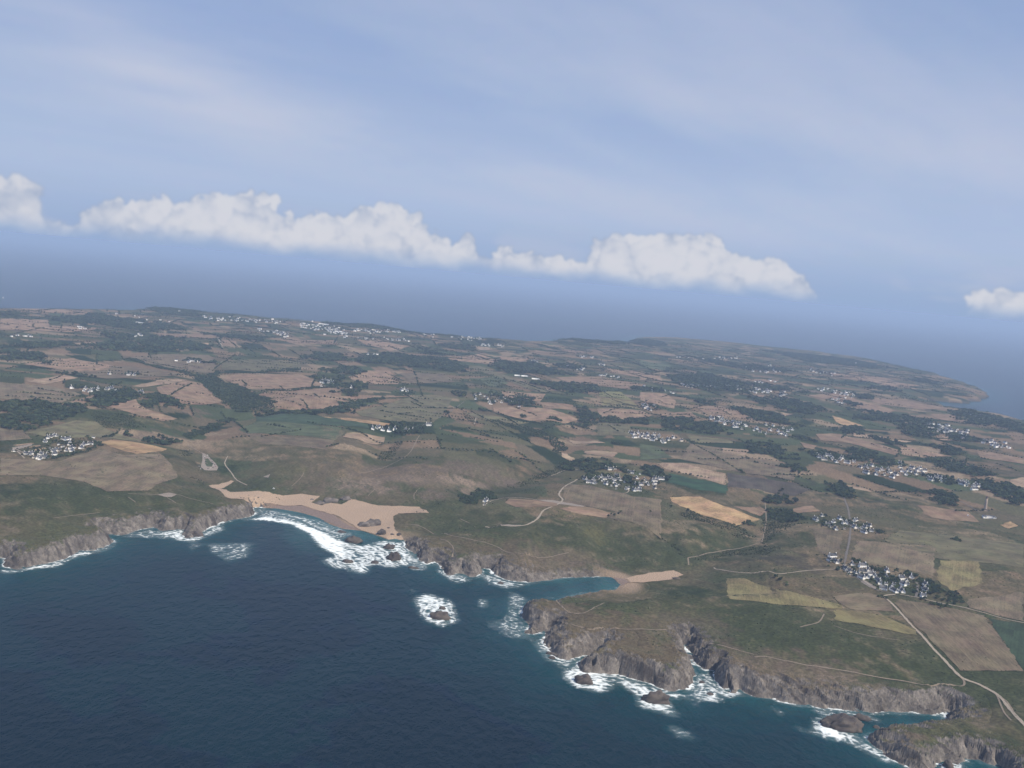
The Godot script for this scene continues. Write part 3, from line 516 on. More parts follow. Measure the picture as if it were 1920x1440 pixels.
	"w":[-2623,-8412,0.97,-2145,-8687,0.95,-2295,-8570,0.91,-2217,-8519,1.1,-2365,-8634,1.2,-2613,-8162,0.89,-2609,-8416,1,-2118,-8410,1,-2383,-8447,1,-2622,-8746,1.2,-2318,-8555,1.1,-2418,-8694,1,-2181,-8658,1.1,-2199,-8607,0.93,-2627,-8572,0.99,-2533,-8137,1.1,-2659,-8339,1.2,-2213,-8526,1,-2646,-8511,1,-2733,-8416,1.1,-2346,-8742,0.93,-2357,-8543,1.1,-2175,-8700,1,-2548,-8274,1.2,-2248,-8598,1.1,-2533,-8767,1.1,-2712,-8496,1.1,-2548,-8324,1,-2350,-8563,0.94,-2269,-8355,1,-2409,-8433,0.93,-2204,-8457,1.1,-2693,-8443,1,-2322,-8507,1.1,-2435,-8326,1,-2284,-8705,1.2,-2488,-8373,0.88,-2464,-8444,1.1,-2493,-8381,1.2,-2395,-8479,1.1,-2458,-8360,1.1,-2315,-8469,1.1,-2543,-8253,1.2,-2223,-8621,0.98,-2349,-8371,1.2,-2523,-8282,0.96,-2444,-8396,0.97,-2592,-8451,1,-2509,-8622,1.2,-2261,-8880,1.2,-2127,-8507,1.1,-2787,-8540,1.2,-2344,-8633,0.96,-2234,-8555,0.93,-2123,-8485,1.1,-1806,-7386,1.2,-1776,-7273,1.1,-1829,-7439,1.2,-1887,-7494,1,-2001,-7481,0.93,-1906,-7511,0.88,-1780,-7338,1.1,-1821,-7339,1.2,-2038,-7631,1.1,-2049,-7629,0.99,-1763,-7403,1,-1714,-7123,0.99,-1770,-7315,1,-1876,-7426,1,-1871,-7432,0.98,-1822,-7496,1,-1714,-7193,1.1,-1943,-7505,1.1,-1796,-7349,1.1,-1784,-7395,0.88,-1962,-7450,1.1,-1814,-7303,1.1,-1900,-7612,1.1,-1820,-7347,1.1,-1980,-7439,0.89,-1770,-7236,1.2,-1580,-8252,1.1,-1827,-8605,1.2,-1486,-8032,1.2,-1838,-8226,1.3,-1677,-8142,1.1,-1531,-7679,1.1,-1937,-8766,1,-1841,-8419,1,-1486,-8093,1.3,-1800,-8198,1.2,-1857,-8547,1.2,-1560,-8024,1.2,-1647,-8451,1.3,-1754,-8187,0.97,-1613,-8181,0.99,-1761,-8313,1.1,-1950,-8750,1.2,-1710,-8290,1.1,-1632,-8264,1.1,-1698,-8145,1.2,-1955,-9175,1.3,-1565,-8032,1.3,-1559,-8226,1.1,-1674,-8100,1.2,-1512,-8101,1.1,-1935,-8593,1.3,-1482,-7928,1.3,-1512,-7952,1.3,-1574,-8259,1.3,-1690,-8045,1,-1520,-7884,1,-1672,-8394,1.1,-1597,-8275,1.1,-1873,-8459,1.2,-1550,-8303,1.1,-1740,-8496,1,-1612,-8261,1.2,-1787,-8591,1.3,-1771,-8467,1.2,-1525,-7975,1.1,-1891,-8429,1.3,-1581,-8407,1.2,-1691,-8178,1.2,-1525,-8029,1,-1878,-8633,0.98,-1204,-8473,1.2,-1437,-8558,1,-1397,-8466,1.1,-1060,-8728,1,-1240,-8388,0.95,-1425,-8423,1,-1088,-8752,1.1,-1174,-8735,1.2,-1402,-8333,1.1,-1317,-8461,1.1,-1437,-8666,1,-1393,-8571,0.93,-1176,-8648,0.89,-1086,-8825,1.2,-1100,-8718,0.91,-1067,-8684,1.1,-1287,-8708,1.1,-1393,-8503,0.9,-1157,-8631,0.97,-1308,-8725,0.97,-1117,-8755,0.98,-1096,-8817,1.2,-1433,-8514,1,-1364,-8719,0.95,-1252,-8236,0.91,-1325,-8489,0.9,-1189,-8899,1.1,-1303,-8493,0.88,-1126,-8795,1.2,-1367,-8552,0.93,-1396,-8622,0.91,-1437,-8619,1,-1333,-8493,1.1,-1218,-8640,0.9,-1191,-8938,1.1,-1297,-8437,1.2,-1234,-8477,1.2,-1361,-8647,1.2,-1299,-8538,0.88,-1239,-8594,1.1,-1733,-8603,0.99,-1583,-8561,1.1,-1661,-8190,1,-1651,-8687,0.89,-1407,-7935,0.96,-1443,-7949,0.91,-1487,-8042,1.1,-1545,-8133,0.91,-1450,-8046,1,-1598,-8378,0.92,-1550,-8025,0.93,-1486,-7888,0.93,-1412,-7790,1.2,-1586,-8347,1.2,-1490,-8150,1,-1354,-7657,1.2,-1442,-7939,1.2,-1429,-8014,1,-1581,-8450,1,-1548,-8131,0.93,-1374,-7752,1.1,-1513,-8407,0.89,-1534,-8219,1.1,-1347,-7554,0.96,-1211,-7698,0.89,-1190,-7680,0.98,-1143,-7664,0.96,-1258,-7662,0.84,-1237,-7660,0.83,-1180,-7533,0.98,-960,-7841,0.94,-968,-7874,0.94,-1017,-7871,0.91,-967,-7925,0.91,-900,-7843,0.89,-870,-7803,1,-1035,-7777,0.82,-996,-7831,1,-1049,-7808,0.85,-994,-7745,1,-943,-7785,1,-931,-7894,0.94,-932,-7975,1.1,-1095,-7975,0.98,-969,-7801,1,-760,-8854,0.91,-979,-9934,0.92,-911,-9562,0.9,-775,-8778,0.86,-1024,-9938,0.97,-821,-8697,1.1,-742,-8556,0.86,-969,-9758,0.97,-856,-8826,1,-838,-8749,1,-496,-8917,0.98,-491,-8621,0.83,-510,-9053,0.97,-408,-8478,0.93,-417,-8976,0.9,-442,-8828,1.1,-340,-8815,0.83,-310,-8679,1.1,-545,-9967,0.89,-494,-9685,0.99,-418,-8841,1.1,-390,-8529,0.89,-388,-8856,0.89,-344,-9042,0.95,-447,-9071,0.99,-430,-8612,0.84,-575,-8887,0.83,-587,-8775,0.98,-339,-8656,0.8,-363,-8906,0.85,-529,-8769,1.1,-431,-8956,0.82,-305,-8517,1.1,-524,-9744,1.1,-331,-8853,1.1,-337,-8673,0.95,-285,-8521,0.92,-367,-8624,0.95]}
const SHEDS := [[27,-5768,34,16,7,-8,"white hangar at the western end of the airfield"],
	[71,-5783,40,16,7,-8,"long white hangar in the middle of the airfield row"],
	[136,-5683,46,20,7,-6,"white shed at the eastern end of the airfield row"],
	[-1781,-8853,90,30,12,0,"largest white block on the harbour town ridge"],
	[-1470,-8029,110,34,10,8,"long white warehouse below the harbour town"],
	[-2867,-7240,110,26,8,6,"low white greenhouse among the far woods"],
	[-1487,-8002,110,30,9,6,"pale long shed on the edge of the harbour town"]]
const LONE_TREES := [-257,-4010,1,-249,-3581,0.8,-210,-3570,0.7,-238,-3318,0.7,-1922,-4383,1.1,-2177,-4433,1.2,-91,-3893,0.7,926,-3886,1,778,-3882,1.2,1747,-3519,1,678,-2580,1.1,516,-2606,1.1,474,-2638,1,404,-2547,0.7]
const CARS := [-916.0,-2881.1,-908.2,-2860.5,-901.2,-2842.5,-886.7,-2803.2,-915.0,-2908.2,-900.8,-2878.1,-888.5,-2856.8,-874.3,-2824.5,-865.0,-2800.5,-855.4,-2777.1,-865.0,-2741.6,-852.6,-2719.7,-849.3,-2733.5,-846.4,-2745.6,-844.6,-2763.3,-854.1,-2786.3,-876.3,-2712.4,-863.2,-2685.9,-867.2,-2703.9,-879.5,-2781.0]
const LIGHTHOUSE := [1510,-2957]
const KEEPER := [1472,-2854]
const STORE := [1411,-2859]
const HUT := [-614,-2532]
const BOAT := [-4978,-9277]
const CLOUD_TOPS := [-28.53,2.68,-27.80,3.13,-27.04,2.46,-26.49,1.13,-25.96,0.34,-25.06,0.57,-24.82,1.17,-23.93,1.83,-23.02,2.50,-22.46,1.99,-21.52,2.30,-20.29,2.61,-19.45,2.52,-18.76,2.78,-17.36,3.28,-16.06,3.48,-15.02,3.24,-15.57,2.43,-14.09,2.49,-13.18,2.28,-12.00,2.70,-10.80,2.88,-9.59,3.12,-8.38,3.43,-7.48,3.70,-6.68,3.41,-5.81,2.31,-4.86,2.21,-4.22,1.99,-3.13,2.18,-2.79,1.18,-1.66,1.69,-0.71,1.65,0.56,1.58,1.84,1.44,2.93,1.59,3.72,1.60,4.41,2.60,5.61,3.13,6.99,3.34,8.24,3.22,9.75,3.53,11.13,3.39,11.99,2.45,13.06,2.32,13.76,2.75,14.69,2.37,15.93,1.86,16.53,1.16,16.84,0.28,19.03,0.03,20.43,0.01,24.26,-0.20,25.01,1.13,26.10,1.68,27.36,1.65,29.09,1.52]
const DESC := {
	"a": "the village above the pale coastal track", "b": "the village beside the long green field", "c": "the western village with pale garden plots",
	"d": "the small hamlet astride the straight road", "e": "the scrub garden on the headland", "f": "the wooded hamlet below the airfield", "g": "the farm hamlet above the dune heath",
	"h": "the hamlet between the tan curved fields", "j": "the hamlet beside the striped yellow field", "k": "the loose hamlet by the straw fields", "l": "the hamlet west of the long wood",
	"m": "the hamlet at the foot of the long wood", "n": "the hamlet above the straight road wood", "o": "the large village inland of the lighthouse", "p": "the farmsteads above the beach valley",
	"q": "the row of houses behind the lighthouse", "r": "the dense village near the southern bay", "s": "the row of houses below the southern bay", "t": "the village on the southern bay", "u": "the white village amid the island",
	"w": "the harbour town on the far coast", "z": "the far farmland"}
# linear base colours
var COL := {
	"t": Color(.225, .163, .107), "b": Color(.144, .120, .077), "o": Color(.122, .117, .064), "p": Color(.297, .228, .155), "s": Color(.323, .228, .125), "g": Color(.038, .064, .034), "G": Color(.029, .069, .034),
	"h": Color(.074, .096, .047), "y": Color(.159, .159, .065), "Y": Color(.182, .163, .077), "D": Color(.065, .058, .046), "H": Color(.058, .071, .034), "K": Color(.029, .046, .021), "R": Color(.168, .133, .101),
	"S": Color(.284, .224, .172), "O": Color(.101, .100, .053), "B": Color(.138, .112, .074)}
const NX0 := -1750.0
const NZ0 := -3000.0
const NS := 8.0
const NW := 420
const NH := 265
const FX0 := -5700.0
const FZ0 := -12600.0
const FS := 30.0
const FW := 350
const FH := 400
var near_d := PackedFloat32Array()
var near_c := PackedFloat32Array()
var far_d := PackedFloat32Array()
var far_c := PackedFloat32Array()
var foam_p := PackedFloat32Array()
var n_a := FastNoiseLite.new()   # broad
var n_b := FastNoiseLite.new()   # middling
var n_r := FastNoiseLite.new()   # ridged rock
var n_f := FastNoiseLite.new()   # foam lace
var n_g := FastNoiseLite.new()
var rng := RandomNumberGenerator.new()
var cl_here := 0.0
var in_near := false
var valley_box := []
var blob_cells := {}
var counts := {}
var grain: NoiseTexture2D
var patch: NoiseTexture2D

func _ready() -> void:
	rng.seed = 11
	var t0 := Time.get_ticks_msec()
	view_and_light()
	prepare()
	print("prepared ", Time.get_ticks_msec() - t0)
	build_sky()
	print("sky ", Time.get_ticks_msec() - t0)
	build_ground()
	print("ground ", Time.get_ticks_msec() - t0)
	build_cliffs()
	print("cliffs ", Time.get_ticks_msec() - t0)
	build_sea()
	build_foam()
	print("sea ", Time.get_ticks_msec() - t0)
	build_fields()
	print("fields ", Time.get_ticks_msec() - t0)
	build_roads()
	build_rocks()
	build_houses()
	build_sheds()
	build_lighthouse()
	build_small_things()
	print("things ", Time.get_ticks_msec() - t0)
	build_trees()
	print("trees ", Time.get_ticks_msec() - t0)

# ------------------------------------------------------------------ view, light
var env := Environment.new()
func view_and_light() -> void:
	var cam := Camera3D.new()
	cam.name = "camera"
	cam.fov = 43.603
	cam.near = 5.0
	cam.far = 400000.0
	cam.basis = Basis(Vector3.RIGHT, deg_to_rad(-6.35)) * Basis(Vector3.BACK, deg_to_rad(5.1))
	cam.position = Vector3(0, 640, 0)
	add_child(cam)
	cam.current = true
	env.background_mode = Environment.BG_SKY
	env.tonemap_mode = Environment.TONE_MAPPER_LINEAR
	env.tonemap_exposure = 1.22
	env.sdfgi_enabled = true
	env.ssao_enabled = true
	env.ssil_enabled = true
	env.fog_enabled = true
	env.fog_density = 0.000047
	env.fog_light_color = Color(0.745, 0.85, 1.0)
	var we := WorldEnvironment.new()
	we.name = "environment"
	we.environment = env
	add_child(we)
	var sun := DirectionalLight3D.new()
	sun.name = "sun"
	sun.light_energy = 1.6
	sun.light_color = Color(1.0, 0.95, 0.87)
	sun.light_angular_distance = 0.6
	sun.shadow_enabled = true
	# high sun from the right, a little behind the camera
	var el := deg_to_rad(47.0)
	var az := deg_to_rad(130.0)
	var to_sun := Vector3(sin(az) * cos(el), sin(el), -cos(az) * cos(el))
	sun.basis = Basis.looking_at(-to_sun, Vector3.UP)
	add_child(sun)

func build_sky() -> void:
	var w := 1024
	var h := 512
	var im := Image.create(w, h, false, Image.FORMAT_RGB8)
	var nz := FastNoiseLite.new()
	nz.seed = 5
	nz.noise_type = FastNoiseLite.TYPE_SIMPLEX_SMOOTH
	nz.frequency = 1.0
	nz.fractal_octaves = 5
	var c_top := Color(0.560, 0.650, 0.810)
	var c_mid := Color(0.680, 0.748, 0.865)
	var c_low := Color(0.598, 0.684, 0.822)
	for j in h / 2:
		var el := 90.0 - (j + 0.5) * 180.0 / h
		var base: Color
		if el > 5.0:
			base = c_mid.lerp(c_top, smoothstep(5.0, 20.0, el))
		else:
			base = c_low.lerp(c_mid, smoothstep(-0.3, 4.2, el))
		var e := deg_to_rad(el)
		for i in w:
			var az := ((i + 0.5) / w - 0.5) * TAU
			var d := Vector3(sin(az) * cos(e), sin(e), -cos(az) * cos(e))
			# a thin high veil, seen on a flat layer far up
			var k := 1.0 / (d.y + 0.16)
			var p := Vector2(d.x * 0.80 - d.z * 0.60, d.x * 0.60 + d.z * 0.80) * k
			var n := nz.get_noise_2d(p.x * 0.55, p.y * 1.5 + 3.0)
			var m := nz.get_noise_2d(p.x * 0.25 + 40.0, p.y * 0.45)
			var v := smoothstep(-0.35, 0.6, n * 0.6 + m * 0.9)
			var c := base.lerp(Color(0.735, 0.768, 0.862), v * 0.6 * smoothstep(-1.0, 10.0, el))
			c = c.lerp(Color(0.55, 0.645, 0.83), smoothstep(0.05, 0.6, -(n * 0.5 + m)) * 0.4 * smoothstep(2.0, 14.0, el))
			# broad sheets of cirrus
			var deg := rad_to_deg(az)
			for q in [[-20.0, 8.6, 9.0, 2.6, 0.8], [-26.0, 12.5, 12.0, 2.4, 0.5], [6.0, 5.2, 22.0, 1.6, 0.35], [24.0, 8.0, 9.0, 1.8, 0.45], [12.0, 10.5, 10.0, 1.5, 0.35], [-100.0, 11.0, 30.0, 4.0, 0.6], [110.0, 9.0, 30.0, 4.0, 0.6], [175.0, 12.0, 30.0, 4.0, 0.6]]:
				var sx: float = (deg - q[0]) / q[2]
				var sy: float = (el - q[1] + (deg - q[0]) * 0.10) / q[3]
				var e2: float = sx * sx + sy * sy
				if e2 < 4.0:
					c = c.lerp(Color(0.775, 0.795, 0.870), q[4] * exp(-e2) * clampf(0.75 + n * 0.9 + m * 0.4, 0.0, 1.0))
			im.set_pixel(i, j, c)
	for j in range(h / 2, h):
		for i in w:
			im.set_pixel(i, j, c_low)
	im.resize(4096, 2048, Image.INTERPOLATE_CUBIC)
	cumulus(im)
	# the panorama starts at the middle of the view: turn it by half
	var half := im.get_region(Rect2i(0, 0, 2048, 2048))
	im.blit_rect(im.get_region(Rect2i(2048, 0, 2048, 2048)), Rect2i(0, 0, 2048, 2048), Vector2i.ZERO)
	im.blit_rect(half, Rect2i(0, 0, 2048, 2048), Vector2i(2048, 0))
	var m := PanoramaSkyMaterial.new()
	m.panorama = ImageTexture.create_from_image(im)
	env.background_energy_multiplier = 0.82
	var s := Sky.new()
	s.sky_material = m
	env.sky = s

func cloud_top(az: float) -> float:
	var n := CLOUD_TOPS.size() / 2
	if az <= CLOUD_TOPS[0] or az >= CLOUD_TOPS[n * 2 - 2]:
		return maxf(0.0, n_a.get_noise_2d(az * 30.0, 900.0) * 6.0 + n_b.get_noise_2d(az * 12.0, 0.0) * 1.5)
	for i in n - 1:
		if az < CLOUD_TOPS[i * 2 + 2]:
			return lerpf(CLOUD_TOPS[i * 2 + 1], CLOUD_TOPS[i * 2 + 3], (az - CLOUD_TOPS[i * 2]) / maxf(0.001, CLOUD_TOPS[i * 2 + 2] - CLOUD_TOPS[i * 2]))
	return 0.0

func cumulus(im: Image) -> void:
	# puffs that fill the outline of each heap, the farther and higher ones first
	var ppd := 4096.0 / 360.0
	var y_h := 1024
	var rows := 90
	var z := PackedFloat32Array()
	var sh := PackedFloat32Array()
	var al := PackedFloat32Array()
	z.resize(4096 * rows)
	sh.resize(4096 * rows)
	al.resize(4096 * rows)
	var nz := FastNoiseLite.new()
	nz.seed = 3
	nz.frequency = 0.045
	nz.fractal_octaves = 4
	var r := RandomNumberGenerator.new()
	r.seed = 21
	var puffs := []
	var az := -180.0
	while az < 180.0:
		var top := cloud_top(az)
		if top > 0.35:
			var y := top
			var first := true
			while y > 0.05:
				var rad := clampf(0.30 + top * 0.20, 0.35, 1.15) * r.randf_range(0.6, 1.2)
				if first:
					rad *= r.randf_range(0.45, 0.8)
				puffs.append([az + r.randf_range(-.3, .3), maxf(0.0, y - rad), rad, r.randf()])
				first = false
				y -= rad * r.randf_range(0.6, 1.1)
		az += r.randf_range(0.25, 0.5)
	for p in puffs:
		var rp: float = p[2] * ppd
		var cx: float = (p[0] + 180.0) * ppd
		var cy: float = p[1] * ppd
		var depth: float = p[3] * rp * 1.2 - p[1] * 5.0
		for jy in range(maxi(0, int(cy - rp * 1.5)), mini(rows, int(cy + rp * 1.5) + 1)):
			for jx in range(int(cx - rp * 1.5), int(cx + rp * 1.5) + 1):
				var wx := nz.get_noise_2d(jx, jy) * 7.0
				var wy := nz.get_noise_2d(jx + 500, jy) * 7.0
				var dx := (jx + wx - cx) / rp
				var dy := (jy + wy - cy) / rp
				var q := dx * dx + dy * dy
				if q >= 1.0:
					continue
				var hz := sqrt(1.0 - q)
				var at := jy * 4096 + posmod(jx, 4096)
				var a := smoothstep(0.0, 0.65, hz)
				al[at] = maxf(al[at], a)
				var zz := depth + hz * rp
				if zz > z[at] or sh[at] == 0.0:
					var lit := clampf(hz * 0.42 + 0.45 + (p[3] - 0.5) * 0.32, 0, 1)  # painted shading: each puff white at its middle, grey towards rims and creases
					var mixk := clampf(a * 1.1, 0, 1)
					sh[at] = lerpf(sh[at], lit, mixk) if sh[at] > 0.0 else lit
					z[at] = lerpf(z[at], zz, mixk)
	for pass_ in 1:
		for buf in [sh, al]:
			var old: PackedFloat32Array = buf.duplicate()
			for j in range(1, rows - 1):
				for i in range(j * 4096 + 1, j * 4096 + 4095):
					buf[i] = old[i] * 0.4 + (old[i - 1] + old[i + 1] + old[i - 4096] + old[i + 4096]) * 0.15
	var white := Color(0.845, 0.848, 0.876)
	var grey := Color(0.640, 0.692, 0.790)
	for j in range(0, rows):
		var el := j / ppd
		for i in 4096:
			var at := j * 4096 + i
			var bank := 0.5 * smoothstep(-0.25, 0.55, nz.get_noise_2d(i * 0.22, j * 0.9) + n_b.get_noise_2d(i * 0.5, 50.0)) * smoothstep(0.1, 0.9, el) * (1.0 - smoothstep(1.2, 3.4, el))
			if bank > 0.005:
				var yb := y_h - 1 - j
				im.set_pixel(i, yb, im.get_pixel(i, yb).lerp(Color(0.735, 0.765, 0.845), bank))
			if al[at] <= 0.01:
				continue
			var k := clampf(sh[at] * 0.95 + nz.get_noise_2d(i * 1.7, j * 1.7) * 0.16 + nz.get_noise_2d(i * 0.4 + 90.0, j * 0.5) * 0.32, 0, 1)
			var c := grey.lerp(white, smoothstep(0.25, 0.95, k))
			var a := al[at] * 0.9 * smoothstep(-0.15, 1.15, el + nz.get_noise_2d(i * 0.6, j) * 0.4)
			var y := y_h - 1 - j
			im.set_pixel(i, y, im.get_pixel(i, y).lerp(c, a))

# ------------------------------------------------------------------ terrain functions
func prepare() -> void:
	for q in [[n_a, 1, 1.0 / 380.0, 3], [n_b, 2, 1.0 / 55.0, 3], [n_g, 9, 1.0 / 12.0, 2]]:
		q[0].seed = q[1]
		q[0].noise_type = FastNoiseLite.TYPE_SIMPLEX_SMOOTH
		q[0].frequency = q[2]
		q[0].fractal_octaves = q[3]
	n_r.seed = 4
	n_r.noise_type = FastNoiseLite.TYPE_SIMPLEX_SMOOTH
	n_r.frequency = 1.0 / 34.0
	n_r.fractal_type = FastNoiseLite.FRACTAL_RIDGED
	n_r.fractal_octaves = 4
	n_f.seed = 6
	n_f.noise_type = FastNoiseLite.TYPE_SIMPLEX_SMOOTH
	n_f.frequency = 1.0 / 26.0
	n_f.fractal_type = FastNoiseLite.FRACTAL_RIDGED
	n_f.fractal_octaves = 4
	for v in VALLEYS:
		var x0 := 1e9
		var x1 := -1e9
		var z0 := 1e9
		var z1 := -1e9
		var p: Array = v[1]
		for i in range(0, p.size(), 3):
			x0 = minf(x0, p[i])
			x1 = maxf(x1, p[i])
			z0 = minf(z0, p[i + 1])
			z1 = maxf(z1, p[i + 1])
		var m: float = v[0] * 2.4
		valley_box.append([x0 - m, x1 + m, z0 - m, z1 + m, float(v[0]), PackedFloat32Array(p)])
	near_d = distances(NX0, NZ0, NS, NW, NH, 330.0, near_c)
	far_d = distances(FX0, FZ0, FS, FW, FH, 420.0, far_c)
	for i in BLOBS.size():
		var b: Array = BLOBS[i]
		var rr: float = b[2] * 1.5
		for cx in range(floori((b[0] - rr) / 100.0), floori((b[0] + rr) / 100.0) + 1):
			for cz in range(floori((b[1] - rr) / 100.0), floori((b[1] + rr) / 100.0) + 1):
				var key := Vector2i(cx, cz)
				if not blob_cells.has(key):
					blob_cells[key] = []
				blob_cells[key].append(i)
	grain = noise_texture(512, 31, 0.03, 4, 0.62, 1.0)
	patch = noise_texture(512, 32, 0.008, 4, 0.70, 1.0)

func noise_texture(size: int, s: int, f: float, oct: int, lo: float, hi: float) -> NoiseTexture2D:
	var n := FastNoiseLite.new()
	n.seed = s
	n.frequency = f
	n.fractal_octaves = oct
	var t := NoiseTexture2D.new()
	t.width = size
	t.height = size
	t.seamless = true
	t.noise = n
	var g := Gradient.new()
	g.set_color(0, Color(lo, lo, lo))
	g.set_color(1, Color(hi, hi, hi))
	t.color_ramp = g
	return t

func distances(x0: float, z0: float, s: float, w: int, h: int, reach: float, cliff: PackedFloat32Array) -> PackedFloat32Array:
	var d := PackedFloat32Array()
	d.resize(w * h)
	d.fill(reach)
	cliff.resize(w * h)
	cliff.fill(20.0)
	var n := COAST.size() / 3
	for i in n:
		var k := (i + 1) % n
		var ax: float = COAST[i * 3]
		var az: float = COAST[i * 3 + 1]
		var bx: float = COAST[k * 3]
		var bz: float = COAST[k * 3 + 1]
		var ex := bx - ax
		var ez := bz - az
		var ll := maxf(1e-6, ex * ex + ez * ez)
		var j0 := maxi(0, int((minf(az, bz) - reach - z0) / s))
		var j1 := mini(h - 1, int((maxf(az, bz) + reach - z0) / s))
		var i0 := maxi(0, int((minf(ax, bx) - reach - x0) / s))
		var i1 := mini(w - 1, int((maxf(ax, bx) + reach - x0) / s))
		for j in range(j0, j1 + 1):
			var pz := z0 + j * s - az
			for q in range(i0, i1 + 1):
				var px := x0 + q * s - ax
				var t := clampf((px * ex + pz * ez) / ll, 0.0, 1.0)
				var dx := px - ex * t
				var dz := pz - ez * t
				var dd := sqrt(dx * dx + dz * dz)
				var at := j * w + q
				if dd < d[at]:
					d[at] = dd
					cliff[at] = lerpf(COAST[i * 3 + 2], COAST[k * 3 + 2], t)
	# which side of the coast: even-odd along each row
	for j in h:
		var pz := z0 + j * s
		var cuts := []
		for i in n:
			var k := (i + 1) % n
			var az: float = COAST[i * 3 + 1]
			var bz: float = COAST[k * 3 + 1]
			if (az > pz) != (bz > pz):
				cuts.append(lerpf(COAST[i * 3], COAST[k * 3], (pz - az) / (bz - az)))
		cuts.sort()
		var c := 0
		for q in w:
			var px := x0 + q * s
			while c < cuts.size() and cuts[c] < px:
				c += 1
			if c % 2 == 0:
				d[j * w + q] = -d[j * w + q]
	# soften the change between beach and cliff
	for pass_ in 2:
		var b := cliff.duplicate()
		for j in range(2, h - 2):
			for q in range(2, w - 2):
				var at := j * w + q
				cliff[at] = (b[at] * 2.0 + b[at - 2] + b[at + 2] + b[at - 2 * w] + b[at + 2 * w]) / 6.0
	return d

func shore(x: float, z: float) -> float:
	# signed distance inland from the waterline, with the small bays and gullies that the noise cuts
	var u := (x - NX0) / NS
	var v := (z - NZ0) / NS
	var g := near_d
	var w := NW
	in_near = u >= 1.0 and v >= 1.0 and u < NW - 2 and v < NH - 2
	if not in_near:
		u = clampf((x - FX0) / FS, 0.0, FW - 1.01)
		v = clampf((z - FZ0) / FS, 0.0, FH - 1.01)
		g = far_d
		w = FW
	var i := int(u)
	var j := int(v)
	u -= i
	v -= j
	var at := j * w + i
	cl_here = near_c[at] if in_near else far_c[at]
	var d := lerpf(lerpf(g[at], g[at + 1], u), lerpf(g[at + w], g[at + w + 1], u), v)
	if not in_near and absf(d) < 300.0:
		d += n_b.get_noise_2d(x * 0.2, z * 0.2) * 75.0
	if absf(d) < 130.0:
		var k := clampf(cl_here / 18.0, 0.0, 1.0)
		d += k * (n_b.get_noise_2d(x * 0.55, z * 0.55) * 11.0 + n_b.get_noise_2d(x * 1.6 + 40.0, z * 1.6) * 2.2 + n_g.get_noise_2d(x, z) * 0.8)
		if in_near and d > -6.0 and d < 60.0:
			var cleft := n_r.get_noise_2d(x * 0.30 + 300.0, z * 0.30 - x * 0.10)
			d -= k * 13.0 * smoothstep(0.55, 0.9, cleft)
	return d

func plateau(x: float, z: float) -> float:
	var p := 44.0 + 5.0 * sin(x / 700.0 + 1.0) * cos(z / 900.0)
	for i in range(0, HILLS.size(), 4):
		var dx: float = x - HILLS[i]
		var dz: float = z - HILLS[i + 1]
		var rr: float = HILLS[i + 2]
		var q := (dx * dx + dz * dz) / (rr * rr)
		if q < 6.0:
			p += HILLS[i + 3] * exp(-q)
	var out := p
	for b in valley_box:
		if x < b[0] or x > b[1] or z < b[2] or z > b[3]:
			continue
		var a: PackedFloat32Array = b[5]
		var best := 1e9
		var bh := 0.0
		for i in range(0, a.size() - 3, 3):
			var dx := a[i + 3] - a[i]
			var dz := a[i + 4] - a[i + 1]
			var t := clampf(((x - a[i]) * dx + (z - a[i + 1]) * dz) / (dx * dx + dz * dz), 0.0, 1.0)
			var ox := x - a[i] - dx * t
			var oz := z - a[i + 1] - dz * t
			var d := ox * ox + oz * oz
			if d < best:
				best = d
				bh = lerpf(a[i + 2], a[i + 5], t)
		if bh < p:
			out = minf(out, lerpf(p, bh, exp(-best / (b[4] * b[4]))))
	return out

var d_here := 0.0
func height(x: float, z: float) -> float:
	var d := shore(x, z)
	d_here = d
	if d <= 0.0:
		return maxf(-7.0, d * 0.55)
	var p := plateau(x, z)
	var k := minf(cl_here / 20.0, 1.0)
	var hc := minf(cl_here, p)
	var reach := 260.0 - 140.0 * k
	var run := 34.0 + 30.0 * n_b.get_noise_2d(x * 0.4 + 900.0, z * 0.4)
	var t := 1.0 - exp(-pow(d / (run * 0.52), 1.55))
	if in_near and d < 70.0:
		t = clampf(t + 0.085 * sin(t * 17.0 + n_b.get_noise_2d(x, z) * 7.0) * (1.0 - t) * minf(1.0, d * 0.2), 0.0, 1.0)
	var hh := hc * t + (p - hc) * (1.0 - exp(-d * d / (reach * reach)))
	if d < 600.0:
		hh += (n_a.get_noise_2d(x, z) * 5.0 + n_b.get_noise_2d(x + 700.0, z) * 0.9) * minf(1.0, d / 150.0)
	else:
		hh += n_a.get_noise_2d(x, z) * 5.0
	if in_near and d < 110.0 and k > 0.05:
		var e := smoothstep(0.0, 9.0, d) * (1.0 - smoothstep(16.0, 62.0, d)) * k
		if e > 0.0:
			hh += e * (n_r.get_noise_2d((x * 0.8 + z * 0.6) * 0.45, (z * 0.8 - x * 0.6) * 1.5) * 6.0 + n_r.get_noise_2d((x * 0.8 + z * 0.6) * 1.2, (z * 0.8 - x * 0.6) * 3.4) * 2.8 + n_g.get_noise_2d(x * 2.4, z * 2.4) * 1.1)
	return maxf(hh, 0.25 + d * 0.02)

func hash2(a: int, b: int) -> float:
	var v := (a * 374761393 + b * 668265263) & 0x7fffffff
	v = ((v ^ (v >> 13)) * 1274126177) & 0x7fffffff
	return float(v & 0xffff) / 65535.0

